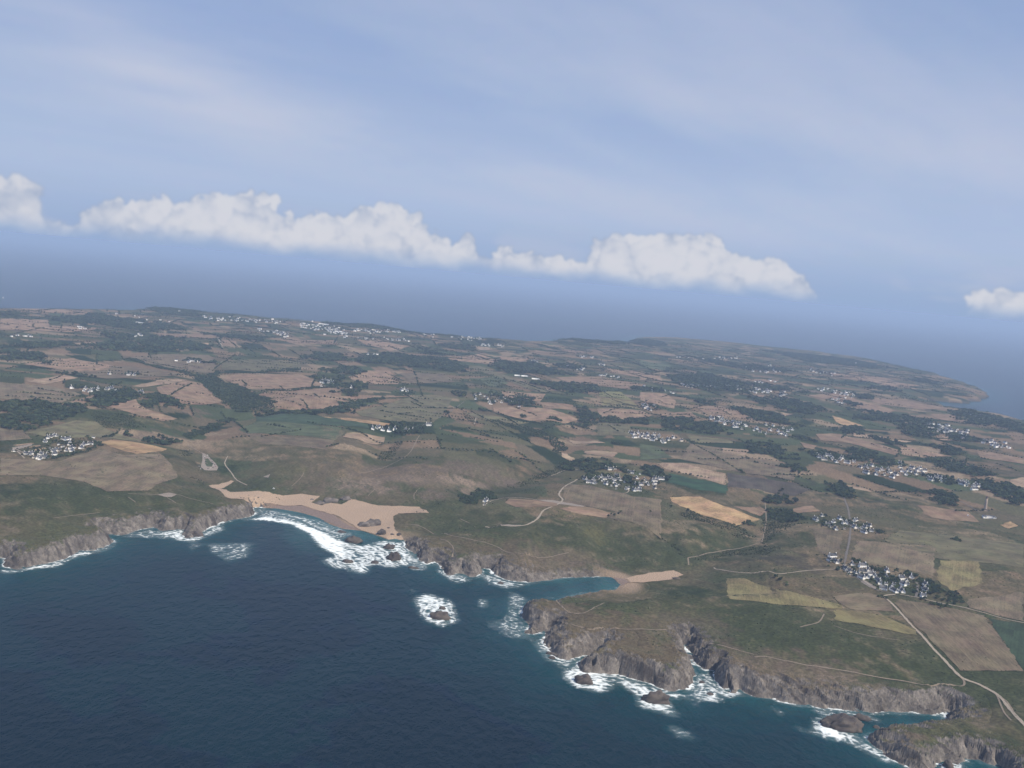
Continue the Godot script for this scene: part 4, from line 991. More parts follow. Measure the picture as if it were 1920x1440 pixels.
func cover(x: float, z: float, d: float) -> Color:
	# what grows where no field was surveyed: coastal heath, rough grass, and a patchwork of small fields inland
	var a := n_a.get_noise_2d(x * 1.5, z * 1.5)
	var b := n_b.get_noise_2d(x, z)
	var g := n_g.get_noise_2d(x, z)
	var heath := Color(.125, .110, .066).lerp(Color(.072, .083, .042), smoothstep(-0.25, 0.35, a + b * 0.55))
	heath = heath.lerp(Color(.175, .138, .100), smoothstep(0.25, 0.7, b - a * 0.4 + g * 0.3) * 0.6)
	var c := heath
	var inland := smoothstep(260.0, 420.0, d + b * 60.0)
	if z < -3400.0:
		inland = 1.0
	if inland > 0.0:
		var tn := n_a.get_noise_2d(x * 0.35 + 5000.0, z * 0.35)
		var ang := 0.35 + (0.8 if tn > 0.12 else (-0.5 if tn < -0.12 else 0.1))
		var u := x * cos(ang) + z * sin(ang) + b * 6.0
		var v := z * cos(ang) - x * sin(ang) + b * 5.0
		var iu := floori(u / 260.0)
		var dv := 75.0 + 90.0 * hash2(iu, 3)
		var iv := floori((v + hash2(iu, 8) * 300.0) / dv)
		var hv := hash2(iu, iv + 77)
		if z < -3600.0 and hash2(iu + 40, iv) < 0.30:
			hv = 0.8 + 0.2 * hv
		var f: Color
		if hv < 0.28:
			f = COL["t"]
		elif hv < 0.46:
			f = COL["b"]
		elif hv < 0.63:
			f = COL["o"]
		elif hv < 0.76:
			f = COL["p"]
		elif hv < 0.89:
			f = COL["h"]
		elif hv < 0.95:
			f = COL["H"]
		else:
			f = COL["K"]
		f = f * (0.88 + 0.24 * hash2(iu + 5, iv))
		c = c.lerp(f, inland)
	var key := Vector2i(floori(x / 100.0), floori(z / 100.0))
	if blob_cells.has(key):
		for i in blob_cells[key]:
			var bl: Array = BLOBS[i]
			var dx: float = (x - bl[0]) / bl[2]
			var dz: float = (z - bl[1]) / bl[2]
			var q := sqrt(dx * dx + dz * dz) + b * 0.75 + g * 0.22
			if q < 1.1:
				c = c.lerp(COL.get(bl[3], COL["o"]), clampf(bl[4] * (1.0 - smoothstep(0.45, 1.1, q)) * (0.85 + g * 0.7 - b * 0.5), 0.0, 0.95))
	var mott := lerpf(1.0, 0.45, inland)
	var t := 1.0 + (b * 0.22 + g * 0.26) * mott
	return Color(c.r * t, c.g * t, c.b * t)

# ------------------------------------------------------------------ node helpers
func numbered(called: String) -> String:
	var n: int = counts.get(called, 0)
	counts[called] = n + 1
	return called if n == 0 else "%s_%03d" % [called, n]

func structure(called: String, mesh: Mesh, m: Material) -> MeshInstance3D:
	var o := part(called, mesh, m, self)
	o.name = numbered(called)
	o.set_meta("kind", "structure")
	return o

func part(called: String, mesh: Mesh, m: Material, parent: Node) -> MeshInstance3D:
	var o := MeshInstance3D.new()
	o.name = called
	o.mesh = mesh
	if m:
		o.material_override = m
	parent.add_child(o, true)
	return o

func thing(called: String, label: String, category: String, at: Vector3, turn := 0.0, group := "") -> Node3D:
	var o := Node3D.new()
	o.name = numbered(called)
	add_child(o)
	o.position = at
	o.rotation.y = turn
	tag(o, label, category, group)
	return o

func tag(o: Node, label: String, category: String, group := "") -> void:
	o.set_meta("label", label)
	o.set_meta("category", category)
	if group:
		o.set_meta("group", group)

func plain(c: Color, rough := 0.9, tex: Texture2D = null, scale := 0.05) -> StandardMaterial3D:
	var m := StandardMaterial3D.new()
	m.albedo_color = c.linear_to_srgb()
	m.roughness = rough
	m.metallic_specular = 0.3
	if tex:
		m.albedo_texture = tex
		m.uv1_triplanar = true
		m.uv1_world_triplanar = true
		m.uv1_scale = Vector3.ONE * scale
	return m

func array_mesh(v: PackedVector3Array, n: PackedVector3Array, c: PackedColorArray, idx: PackedInt32Array, uv := PackedVector2Array()) -> ArrayMesh:
	var a := []
	a.resize(Mesh.ARRAY_MAX)
	a[Mesh.ARRAY_VERTEX] = v
	if n.size():
		a[Mesh.ARRAY_NORMAL] = n
	if c.size():
		a[Mesh.ARRAY_COLOR] = c
	if uv.size():
		a[Mesh.ARRAY_TEX_UV] = uv
	a[Mesh.ARRAY_INDEX] = idx
	var m := ArrayMesh.new()
	m.add_surface_from_arrays(Mesh.PRIMITIVE_TRIANGLES, a)
	return m

func normals(v: PackedVector3Array, idx: PackedInt32Array) -> PackedVector3Array:
	var n := PackedVector3Array()
	n.resize(v.size())
	for t in range(0, idx.size(), 3):
		var a := v[idx[t]]
		var f := (v[idx[t + 2]] - a).cross(v[idx[t + 1]] - a)
		n[idx[t]] += f
		n[idx[t + 1]] += f
		n[idx[t + 2]] += f
	for i in n.size():
		n[i] = n[i].normalized()
	return n

# ------------------------------------------------------------------ ground
func build_ground() -> void:
	var rows := []
	var r := 1120.0
	while r < 12700.0:
		rows.append(r)
		r += clampf(r * r / 480000.0, 6.0, 60.0)
	var cols := 640
	var span := deg_to_rad(41.0)
	var v := PackedVector3Array()
	var c := PackedColorArray()
	var keep := PackedByteArray()
	v.resize(rows.size() * cols)
	c.resize(rows.size() * cols)
	keep.resize(rows.size() * cols)
	for j in rows.size():
		var rr: float = rows[j]
		for i in cols:
			var a := lerpf(-span, span, i / float(cols - 1))
			var x := rr * tan(a)
			var z := -rr
			var h := height(x, z)
			var d := d_here
			var near_here := in_near
			var at := j * cols + i
			if near_here:
				h -= 4.0 * (1.0 - smoothstep(50.0, 70.0, d))
				keep[at] = 1 if d > 42.0 else 0
			else:
				keep[at] = 1 if d > -25.0 else 0
			v[at] = Vector3(x, h, z)
			if keep[at]:
				c[at] = cover(x, z, d)
				if not near_here and d < 45.0:
					c[at] = c[at].lerp(Color(.075, .070, .060), 0.8 * (1.0 - smoothstep(15.0, 45.0, d)))
	var idx := PackedInt32Array()
	for j in rows.size() - 1:
		for i in cols - 1:
			var at := j * cols + i
			if keep[at] or keep[at + 1] or keep[at + cols] or keep[at + cols + 1]:
				idx.append_array([at, at + cols, at + 1, at + 1, at + cols, at + cols + 1])
	var m := StandardMaterial3D.new()
	m.vertex_color_use_as_albedo = true
	m.roughness = 0.95
	m.metallic_specular = 0.15
	m.albedo_texture = grain
	m.uv1_triplanar = true
	m.uv1_world_triplanar = true
	m.uv1_scale = Vector3.ONE / 140.0
	structure("ground", array_mesh(v, normals(v, idx), c, idx), m)

func build_cliffs() -> void:
	# the coastal band at two metres: rock faces, ledges, gullies and the turf along the edge
	var sub := 4
	var st := NS / sub
	var at_of := {}
	var v := PackedVector3Array()
	var dd := PackedFloat32Array()
	var cls := PackedFloat32Array()
	var idx := PackedInt32Array()
	var wide := NW * sub + 1
	for j in range(2, NH - 3):
		for i in range(2, NW - 3):
			var d0 := near_d[j * NW + i]
			if d0 < -30.0 or d0 > 92.0:
				continue
			var x0 := NX0 + i * NS
			var z0 := NZ0 + j * NS
			for b in sub:
				for a in sub:
					var q := [0, 0, 0, 0]
					for k in 4:
						var gx := i * sub + a + (k & 1)
						var gz := j * sub + b + (k >> 1)
						var key := gz * wide + gx
						if not at_of.has(key):
							var x := NX0 + gx * st
							var z := NZ0 + gz * st
							var h := height(x, z)
							var d := d_here
							h -= 4.0 * smoothstep(58.0, 78.0, d)
							at_of[key] = v.size()
							v.append(Vector3(x, h, z))
							dd.append(d)
							cls.append(cl_here)
						q[k] = at_of[key]
					if dd[q[0]] < -12.0 and dd[q[3]] < -12.0 and dd[q[1]] < -12.0 and dd[q[2]] < -12.0:
						continue
					idx.append_array([q[0], q[1], q[2], q[1], q[3], q[2]])
	var n := normals(v, idx)
	var c := PackedColorArray()
	c.resize(v.size())
	for i in v.size():
		var p := v[i]
		var d := dd[i]
		var turf := cover(p.x, p.z, d)
		var b := n_b.get_noise_2d(p.x * 2.0, p.z * 2.0)
		var g := n_g.get_noise_2d(p.x * 1.5 + p.y * 2.0, p.z * 1.5)
		var s := n_r.get_noise_2d(p.x * 1.7 + p.y * 1.5, p.z * 1.7 - p.y)
		var k := clampf(cls[i] / 14.0, 0.0, 1.0)
		var rock := Color(.185, .168, .154).lerp(Color(.300, .272, .246), smoothstep(-0.3, 0.5, b))
		rock = rock.lerp(Color(.085, .074, .070), smoothstep(0.1, 0.75, s * 0.5 + 0.2 + g * 0.3) * 0.65)
		# dark schist bands and lichen
		rock = rock.lerp(Color(.055, .048, .047), smoothstep(0.10, 0.50, n_b.get_noise_2d((p.x * 0.8 + p.z * 0.6) * 0.5, (p.z * 0.8 - p.x * 0.6) * 2.2) + g * 0.25) * 0.7)
		var steep := 1.0 - n[i].y
		var is_rock := smoothstep(0.09, 0.20, steep + b * 0.07 + g * 0.06)
		is_rock = maxf(is_rock, 1.0 - smoothstep(9.0, 22.0, d + b * 14.0))
		is_rock *= k * (1.0 - smoothstep(50.0, 74.0, d))
		c[i] = turf.lerp(rock, is_rock)
		if k < 0.8:
			c[i] = c[i].lerp(Color(.36, .27, .195), (1.0 - k) * (1.0 - smoothstep(30.0, 60.0, d)))
	var m := StandardMaterial3D.new()
	m.vertex_color_use_as_albedo = true
	m.roughness = 0.92
	m.metallic_specular = 0.2
	m.albedo_texture = grain
	m.uv1_triplanar = true
	m.uv1_world_triplanar = true
	m.uv1_scale = Vector3.ONE / 60.0
	structure("cliffs", array_mesh(v, PackedVector3Array(), c, idx), m)

# ------------------------------------------------------------------ sea
func surf_zones() -> void:
	foam_p.resize(NW * NH)
	for f in FOAMS:
		var p := poly(f[1])
		var lo := p[0]
		var hi := p[0]
		for q in p:
			lo = lo.min(q)
			hi = hi.max(q)
		for j in range(maxi(0, int((lo.y - NZ0) / NS) - 1), mini(NH, int((hi.y - NZ0) / NS) + 2)):
			for i in range(maxi(0, int((lo.x - NX0) / NS) - 1), mini(NW, int((hi.x - NX0) / NS) + 2)):
				if inside(p, NX0 + i * NS, NZ0 + j * NS):
					foam_p[j * NW + i] = maxf(foam_p[j * NW + i], f[0] * 1.14)
	var soft := foam_p.duplicate()
	for j in range(1, NH - 1):
		for i in range(1, NW - 1):
			var at := j * NW + i
			soft[at] = foam_p[at] * 0.4 + (foam_p[at - 1] + foam_p[at + 1] + foam_p[at - NW] + foam_p[at + NW]) * 0.15
	for pass_ in 2:
		var old := soft.duplicate()
		for j in range(1, NH - 1):
			for i in range(1, NW - 1):
				var at := j * NW + i
				soft[at] = old[at] * 0.5 + (old[at - 1] + old[at + 1] + old[at - NW] + old[at + NW]) * 0.125
	foam_p = soft

func build_sea() -> void:
	surf_zones()
	var rows := []
	var r := 420.0
	while r < 260000.0:
		rows.append(r)
		r += clampf(r * r / 200000.0, 9.0, 20000.0) if r < 3000.0 else r * 0.06
	var angs := []
	for i in 12:
		angs.append(deg_to_rad(-78.0 + i * 3.0))
	for i in 300:
		angs.append(deg_to_rad(lerpf(-42.0, 42.0, i / 299.0)))
	for i in 12:
		angs.append(deg_to_rad(45.0 + i * 3.0))
	var cols := angs.size()
	var v := PackedVector3Array()
	var c := PackedColorArray()
	var n := PackedVector3Array()
	for j in rows.size():
		var rr: float = rows[j]
		for i in cols:
			var x: float = rr * tan(angs[i])
			var z := -rr
			var d := -400.0
			var k := 1.0
			if rr < 13000.0:
				d = shore(x, z)
				k = clampf(cl_here / 20.0, 0.0, 1.0)
			var b := n_b.get_noise_2d(x * 0.8, z * 0.8)
			var a := n_a.get_noise_2d(x, z)
			var deep := Color(.0004, .0062, .0150).lerp(Color(.0010, .0105, .0190), smoothstep(-0.4, 0.4, a + b * 0.3))
			var shallow := Color(.010, .060, .072).lerp(Color(.030, .095, .100), 1.0 - k)
			var w := exp(minf(d, 0.0) / lerpf(150.0, 40.0, k)) * (0.7 + b * 0.5)
			if rr < 13000.0 and in_near:
				# aerated water round the breakers
				w = maxf(w, 0.85 * foam_p[int((z - NZ0) / NS + 0.5) * NW + int((x - NX0) / NS + 0.5)])
			v.append(Vector3(x, 0.0, z))
			n.append(Vector3.UP)
			deep = deep.lerp(Color(.003, .030, .037), 0.8 * exp(minf(d, 0.0) / 190.0) if rr < 13000.0 else 0.0)
			c.append(deep.lerp(shallow, clampf(w, 0.0, 1.0)))
	var idx := PackedInt32Array()
	for j in rows.size() - 1:
		for i in cols - 1:
			var at := j * cols + i
			idx.append_array([at, at + cols, at + 1, at + 1, at + cols, at + cols + 1])
	var m := StandardMaterial3D.new()
	m.vertex_color_use_as_albedo = true
	m.roughness = 0.22
	m.metallic_specular = 0.15
	var wn := FastNoiseLite.new()
	wn.seed = 12
	wn.frequency = 0.012
	wn.fractal_octaves = 6
	wn.fractal_gain = 0.62
	wn.domain_warp_enabled = true
	wn.domain_warp_amplitude = 18.0
	wn.domain_warp_frequency = 0.01
	var t := NoiseTexture2D.new()
	t.width = 2048
	t.height = 2048
	t.seamless = true
	t.noise = wn
	m.heightmap_enabled = true
	m.heightmap_texture = t
	m.heightmap_scale = 240.0
	m.uv1_triplanar = true
	m.uv1_world_triplanar = true
	m.uv1_scale = Vector3(1.0 / 620.0, 1.0, 1.0 / 950.0)
	structure("sea", array_mesh(v, n, c, idx), m)

func inside(p: PackedVector2Array, x: float, y: float) -> bool:
	return Geometry2D.is_point_in_polygon(Vector2(x, y), p)

func poly(a: Array) -> PackedVector2Array:
	var p := PackedVector2Array()
	for i in range(0, a.size(), 2):
		p.append(Vector2(a[i], a[i + 1]))
	return p

func build_foam() -> void:
	var soft := foam_p
	var sub := 5
	var st := NS / sub
	var wide := NW * sub + 1
	var at_of := {}
	var v := PackedVector3Array()
	var n := PackedVector3Array()
	var c := PackedColorArray()
	var idx := PackedInt32Array()
	for j in range(2, NH - 3):
		for i in range(2, NW - 3):
			var cell := j * NW + i
			var d0 := near_d[cell]
			var most := maxf(maxf(soft[cell], soft[cell + 1]), maxf(soft[cell + NW], soft[cell + NW + 1]))
			if d0 > 18.0 or (most < 0.05 and d0 < -34.0):
				continue
			for b in sub:
				for a in sub:
					var q := [0, 0, 0, 0]
					var any := false
					for k in 4:
						var gx := i * sub + a + (k & 1)
						var gz := j * sub + b + (k >> 1)
						var key := gz * wide + gx
						if not at_of.has(key):
							var x := NX0 + gx * st
							var z := NZ0 + gz * st
							var fu := gx / float(sub)
							var fv := gz / float(sub)
							var iu := int(fu)
							var iv := int(fv)
							fu -= iu
							fv -= iv
							var o := iv * NW + iu
							var pot := lerpf(lerpf(soft[o], soft[o + 1], fu), lerpf(soft[o + NW], soft[o + NW + 1], fu), fv)
							var d := shore(x, z)
							var edge := exp(-absf(minf(d, 0.0)) / 10.0) * (0.72 + 0.40 * n_b.get_noise_2d(x * 0.5, z * 0.5 + 300.0)) * clampf(cl_here / 12.0, 0.35, 1.0)
							pot = maxf(pot, edge)
							var wx := n_b.get_noise_2d(x, z + 90.0) * 9.0
							var lace := n_f.get_noise_2d(x + wx, z * 1.5 - wx) * 0.5 + 0.5
							var clot := n_g.get_noise_2d(x * 0.8 + 70.0, z * 1.2) * 0.5 + 0.5
							var bands := n_f.get_noise_2d((x - z) * 0.22, d * 1.1 + wx * 0.6) * 0.5 + 0.5
							var val := lace * 0.45 + bands * 0.40 + clot * 0.15
							var thr := lerpf(0.86, 0.36, minf(pot, 1.1))
							var al := maxf(smoothstep(thr, thr + 0.32, val) * (0.7 + 0.3 * minf(pot, 1.0)), pot * pot * 0.34 * smoothstep(0.36, 0.72, val)) if pot > 0.02 else 0.0
							at_of[key] = v.size()
							v.append(Vector3(x, 0.12 + al * (0.25 + 0.9 * pot * clot), z))
							n.append(Vector3.UP)
							c.append(Color(1, 1, 1, clampf(al, 0.0, 0.95)))
						q[k] = at_of[key]
						if c[q[k]].a > 0.02:
							any = true
					if any:
						idx.append_array([q[0], q[1], q[2], q[1], q[3], q[2]])
	var m := StandardMaterial3D.new()
	m.albedo_color = Color(.70, .76, .78).linear_to_srgb()
	m.vertex_color_use_as_albedo = true
	m.transparency = BaseMaterial3D.TRANSPARENCY_ALPHA
	m.roughness = 0.85
	m.metallic_specular = 0.2
	var o := part("sea_foam", array_mesh(v, normals(v, idx), c, idx), m, self)
	o.set_meta("kind", "stuff")
	tag(o, "white surf and foam streaks along the cliffs and beach", "foam")

# ------------------------------------------------------------------ draped sheets
func drape(p: PackedVector2Array, step: float, lift: float, wob: float) -> ArrayMesh:
	var pts := PackedVector2Array()
	var edge := PackedVector2Array()
	for i in p.size():
		var a := p[i]
		var b := p[(i + 1) % p.size()]
		var n := maxi(1, int(a.distance_to(b) / (step * 0.8)))
		var side := (b - a).orthogonal().normalized()
		for k in n:
			var t := k / float(n)
			var q := a.lerp(b, t)
			if k > 0:
				q += side * n_b.get_noise_2d(q.x, q.y) * wob
			edge.append(q)
	pts.append_array(edge)
	var lo := p[0]
	var hi := p[0]
	for q in p:
		lo = lo.min(q)
		hi = hi.max(q)
	var x := lo.x + step * 0.5
	while x < hi.x:
		var y := lo.y + step * 0.5
		while y < hi.y:
			var q := Vector2(x + rng.randf_range(-.2, .2) * step, y + rng.randf_range(-.2, .2) * step)
			if Geometry2D.is_point_in_polygon(q, edge):
				pts.append(q)
			y += step
		x += step
	var tri := Geometry2D.triangulate_delaunay(pts)
	var v := PackedVector3Array()
	var uv := PackedVector2Array()
	for q in pts:
		v.append(Vector3(q.x, height(q.x, q.y) + lift, q.y))
		uv.append(q)
	var idx := PackedInt32Array()
	for t in range(0, tri.size(), 3):
		var a := pts[tri[t]]
		var b := pts[tri[t + 1]]
		var c := pts[tri[t + 2]]
		if not Geometry2D.is_point_in_polygon((a + b + c) / 3.0, edge):
			continue
		if (b - a).cross(c - a) > 0.0:
			idx.append_array([tri[t], tri[t + 1], tri[t + 2]])
		else:
			idx.append_array([tri[t], tri[t + 2], tri[t + 1]])
	if idx.is_empty():
		return null
	return array_mesh(v, normals(v, idx), PackedColorArray(), idx, uv)

func area(p: PackedVector2Array) -> float:
	var s := 0.0
	for i in p.size():
		s += p[i].cross(p[(i + 1) % p.size()])
	return absf(s) * 0.5

func field_texture(s: int) -> ImageTexture:
	# crop rows, passes of the mower and uneven ripening
	var n := FastNoiseLite.new()
	n.seed = s
	n.frequency = 0.01
	n.fractal_octaves = 4
	var im := Image.create(256, 256, false, Image.FORMAT_RGB8)
	for y in 256:
		var row := n.get_noise_2d(y * 9.0, 4000.0) * 0.10
		for x in 256:
			var k := 0.90 + row + n.get_noise_2d(x * 1.2, y * 1.2 + 900.0) * 0.22 + n.get_noise_2d(x * 6.0, y * 16.0) * 0.15
			im.set_pixel(x, y, Color(k, k * (0.98 + 0.05 * n.get_noise_2d(x, y)), k * 0.99))
	return ImageTexture.create_from_image(im)

func build_fields() -> void:
	var tex := []
	for i in 3:
		tex.append(field_texture(40 + i))
	var mats := {}
	for i in FIELDS.size():
		var f: Array = FIELDS[i]
		var p := poly(f[1])
		var mid := Vector2.ZERO
		for q in p:
			mid += q / p.size()
		var tone := i % 3
		var key: String = f[0] + str(tone)
		if not mats.has(key):
			var m := plain(COL[f[0]] * [1.0, 0.9, 1.12][tone], 0.95)
			m.albedo_texture = tex[tone]
			m.uv1_scale = Vector3(1.0 / 260.0, 1.0 / 190.0, 1.0)
			mats[key] = m
		var far := -mid.y
		var step := clampf(sqrt(area(p)) / 11.0, 9.0, 45.0)
		var mesh := drape(p, step, (0.6 if far < 3300.0 else 1.3) + 0.015 * (i % 20), 7.0)
		if mesh == null:
			continue
		# rows run along the longest side
		var best := 0.0
		var dir := Vector2.RIGHT
		for k in p.size():
			var e := p[(k + 1) % p.size()] - p[k]
			if e.length() > best:
				best = e.length()
				dir = e.normalized()
		var arr := mesh.surface_get_arrays(0)
		var uv: PackedVector2Array = arr[Mesh.ARRAY_TEX_UV]
		for k in uv.size():
			uv[k] = Vector2(uv[k].dot(dir), uv[k].cross(dir))
		arr[Mesh.ARRAY_TEX_UV] = uv
		var am := ArrayMesh.new()
		am.add_surface_from_arrays(Mesh.PRIMITIVE_TRIANGLES, arr)
		structure("field", am, mats[key])
	var sand := plain(Color(.47, .35, .255), 0.9, grain, 1.0 / 50.0)
	var wet := plain(Color(.26, .185, .14), 0.45, grain, 1.0 / 80.0)
	for b in BEACHES:
		var mesh := drape(poly(b[1]), 7.0, 1.0 if b[0] == "sand" else 0.5, 5.0)
		if mesh:
			structure(b[0], mesh, sand if b[0] == "sand" else wet)
	var gravel := plain(Color(.33, .285, .245), 0.9, grain, 1.0 / 40.0)
	var verge := plain(COL["h"], 0.95, grain, 1.0 / 30.0)
	for b in PADS:
		var mesh := drape(poly(b[1]), 9.0, 0.55 if b[0] == "gravel" else 0.64, 1.0)
		if mesh:
			structure("gravel_yard" if b[0] == "gravel" else "grass_verge", mesh, gravel if b[0] == "gravel" else verge)

func build_roads() -> void:
	var mt := plain(Color(.42, .36, .29), 0.9, grain, 1.0 / 30.0)
	var mf := plain(Color(.29, .24, .185), 0.95, grain, 1.0 / 30.0)
	var mr := plain(Color(.19, .175, .165), 0.9, grain, 1.0 / 30.0)
	for r in ROADS:
		var p := poly(r[2])
		var curve := Curve2D.new()
		for i in p.size():
			var tan_ := (p[mini(i + 1, p.size() - 1)] - p[maxi(i - 1, 0)]) / 6.0
			curve.add_point(p[i], -tan_, tan_)
		curve.bake_interval = 4.0
		var pts := curve.get_baked_points()
		var v := PackedVector3Array()
		var idx := PackedInt32Array()
		for i in pts.size():
			var t := (pts[mini(i + 1, pts.size() - 1)] - pts[maxi(i - 1, 0)]).normalized().orthogonal()
			var w: float = r[1] * 0.5 * (1.0 + 0.35 * n_g.get_noise_2d(pts[i].x * 0.6, pts[i].y * 0.6))
			for s in [-1.0, 0.0, 1.0]:
				var q: Vector2 = pts[i] + t * w * s
				v.append(Vector3(q.x, height(q.x, q.y) + 0.75, q.y))
			if i:
				var a := (i - 1) * 3
				for k in 2:
					idx.append_array([a + k, a + k + 1, a + k + 3, a + k + 1, a + k + 4, a + k + 3])
		structure("road" if r[0] == "road" else "path", array_mesh(v, normals(v, idx), PackedColorArray(), idx), mr if r[0] == "road" else (mf if r[1] < 3.1 else mt))

# ------------------------------------------------------------------ rocks
func build_rocks() -> void:
	var m := StandardMaterial3D.new()
	m.vertex_color_use_as_albedo = true
	m.roughness = 0.85
	m.albedo_texture = grain
	m.uv1_triplanar = true
	m.uv1_world_triplanar = true
	m.uv1_scale = Vector3.ONE / 25.0
	for k in ROCKS.size():
		var q: Array = ROCKS[k]
		var st := SurfaceTool.new()
		var rings := 16
		var segs := 24
		var v := PackedVector3Array()
		var c := PackedColorArray()
		var idx := PackedInt32Array()
		for j in rings + 1:
			var e := lerpf(-0.35, PI * 0.5, j / float(rings))
			for i in segs + 1:
				var a := TAU * (i % segs) / segs
				var dir := Vector3(cos(a) * cos(e), sin(e), sin(a) * cos(e))
				var p := dir * Vector3(q[2], q[4], q[3])
				var s := p + Vector3(q[0], 0, q[1])
				var bump := n_r.get_noise_3d(s.x * 1.6, s.y * 2.2, s.z * 1.6) * 0.34 + n_g.get_noise_3d(s.x, s.y, s.z) * 0.22 + n_b.get_noise_3d(s.x * 2.0, s.y, s.z * 2.0) * 0.35
				p *= 1.0 + bump * (1.0 if j < rings else 0.6)
				p.x += p.y * 0.25 * n_a.get_noise_2d(k * 300.0, 0.0) * 3.0
				v.append(p)
				var g := n_g.get_noise_3d(s.x * 1.4, s.y * 1.4, s.z * 1.4)
				c.append((Color(.055, .047, .045) if q[1] > -2290.0 else Color(.12, .105, .096)).lerp(Color(.125, .103, .090) if q[1] > -2290.0 else Color(.22, .19, .17), smoothstep(-0.35, 0.5, g + n_b.get_noise_3d(s.x * 2.0, s.y * 2.0, s.z * 2.0))))
		for j in rings:
			for i in segs:
				var a := j * (segs + 1) + i
				idx.append_array([a, a + segs + 1, a + 1, a + 1, a + segs + 1, a + segs + 2])
		var h := height(q[0], q[1])
		var o := part("sea_rock", array_mesh(v, normals(v, idx), c, idx), m, self)
		o.name = numbered("sea_rock" if h < 0.5 else "beach_rock")
		o.position = Vector3(q[0], maxf(0.0, h) - 0.3, q[1])
		o.rotation.y = 0.0
		tag(o, q[5], "rock")

# ------------------------------------------------------------------ houses
func prism(st: SurfaceTool, pts: Array, z0: float, z1: float) -> void:
	# a convex outline in x, y pulled along z
	var n := pts.size()
	for i in n:
		var a: Vector2 = pts[i]
		var b: Vector2 = pts[(i + 1) % n]
		quad(st, Vector3(a.x, a.y, z0), Vector3(b.x, b.y, z0), Vector3(b.x, b.y, z1), Vector3(a.x, a.y, z1))
	for i in range(1, n - 1):
		for f in [[z1, 0, i, i + 1], [z0, 0, i + 1, i]]:
			for k in [f[1], f[3], f[2]]:
				st.add_vertex(Vector3(pts[k].x, pts[k].y, f[0]))

func quad(st: SurfaceTool, a: Vector3, b: Vector3, c: Vector3, d: Vector3) -> void:
	for p in [a, b, c, a, c, d]:
		st.add_vertex(p)

func box(st: SurfaceTool, lo: Vector3, hi: Vector3) -> void:
	prism(st, [Vector2(lo.x, lo.y), Vector2(hi.x, lo.y), Vector2(hi.x, hi.y), Vector2(lo.x, hi.y)], lo.z, hi.z)

func tool() -> SurfaceTool:
	var st := SurfaceTool.new()
	st.begin(Mesh.PRIMITIVE_TRIANGLES)
	return st

func done(st: SurfaceTool) -> ArrayMesh:
	st.generate_normals()
	return st.commit()

func box_mesh(lo: Vector3, hi: Vector3) -> ArrayMesh:
	var st := tool()
	box(st, lo, hi)
	return done(st)

func wall_shape(w: float, l: float, eave: float, ridge: float) -> ArrayMesh:
	var st := tool()
	prism(st, [Vector2(-w, -1.5), Vector2(w, -1.5), Vector2(w, eave), Vector2(0, ridge), Vector2(-w, eave)], -l, l)
	return done(st)

func roof_shape(w: float, l: float, eave: float, ridge: float) -> ArrayMesh:
	var st := tool()
	var sl := (ridge - eave) / w
	for s in [-1.0, 1.0]:
		var o: float = w + 0.35
		var e := eave - 0.35 * sl + 0.06
		prism(st, [Vector2(s * o, e), Vector2(s * o, e + 0.22), Vector2(0, ridge + 0.28), Vector2(0, ridge + 0.06)] if s > 0 else [Vector2(0, ridge + 0.06), Vector2(0, ridge + 0.28), Vector2(-o, e + 0.22), Vector2(-o, e)], -l + 0.25, l - 0.25)
	return done(st)

func house_kind(w: float, l: float, eave: float, ridge: float, wing: float) -> Dictionary:
	var k := {"walls": wall_shape(w, l, eave, ridge), "roof": roof_shape(w, l, eave, ridge), "chimneys": [], "windows": [], "w": w, "l": l}
	for s in [-1.0, 1.0]:
		k.chimneys.append(box_mesh(Vector3(-0.75, ridge - 0.9, s * (l - 0.55) - 0.5), Vector3(0.75, ridge + 1.7, s * (l - 0.55) + 0.5)))
	for s in [-1.0, 1.0]:
		for t in [-0.5, 0.5]:
			k.windows.append(box_mesh(Vector3(s * w - 0.06, 1.0, t * l * 1.1 - 0.6), Vector3(s * w + 0.06, 2.4, t * l * 1.1 + 0.6)))
		k.windows.append(box_mesh(Vector3(-0.55, eave - 0.1, s * l - 0.06), Vector3(0.55, eave + 1.3, s * l + 0.06)))
	k.door = box_mesh(Vector3(-w - 0.07, 0.0, -0.55), Vector3(-w + 0.07, 2.15, 0.55))
	if wing > 0.0:
		# a lower lean-to against the long side
		var st := tool()
		prism(st, [Vector2(w, -1.5), Vector2(w + wing, -1.5), Vector2(w + wing, 2.3), Vector2(w, 3.4)], -l * 0.2, l * 0.75)
		k.wing = done(st)
		st = tool()
		prism(st, [Vector2(w + 0.02, 3.48), Vector2(w + wing + 0.3, 2.30), Vector2(w + wing + 0.3, 2.48), Vector2(w + 0.02, 3.66)], -l * 0.2 - 0.2, l * 0.75 + 0.2)
		k.wing_roof = done(st)
	return k

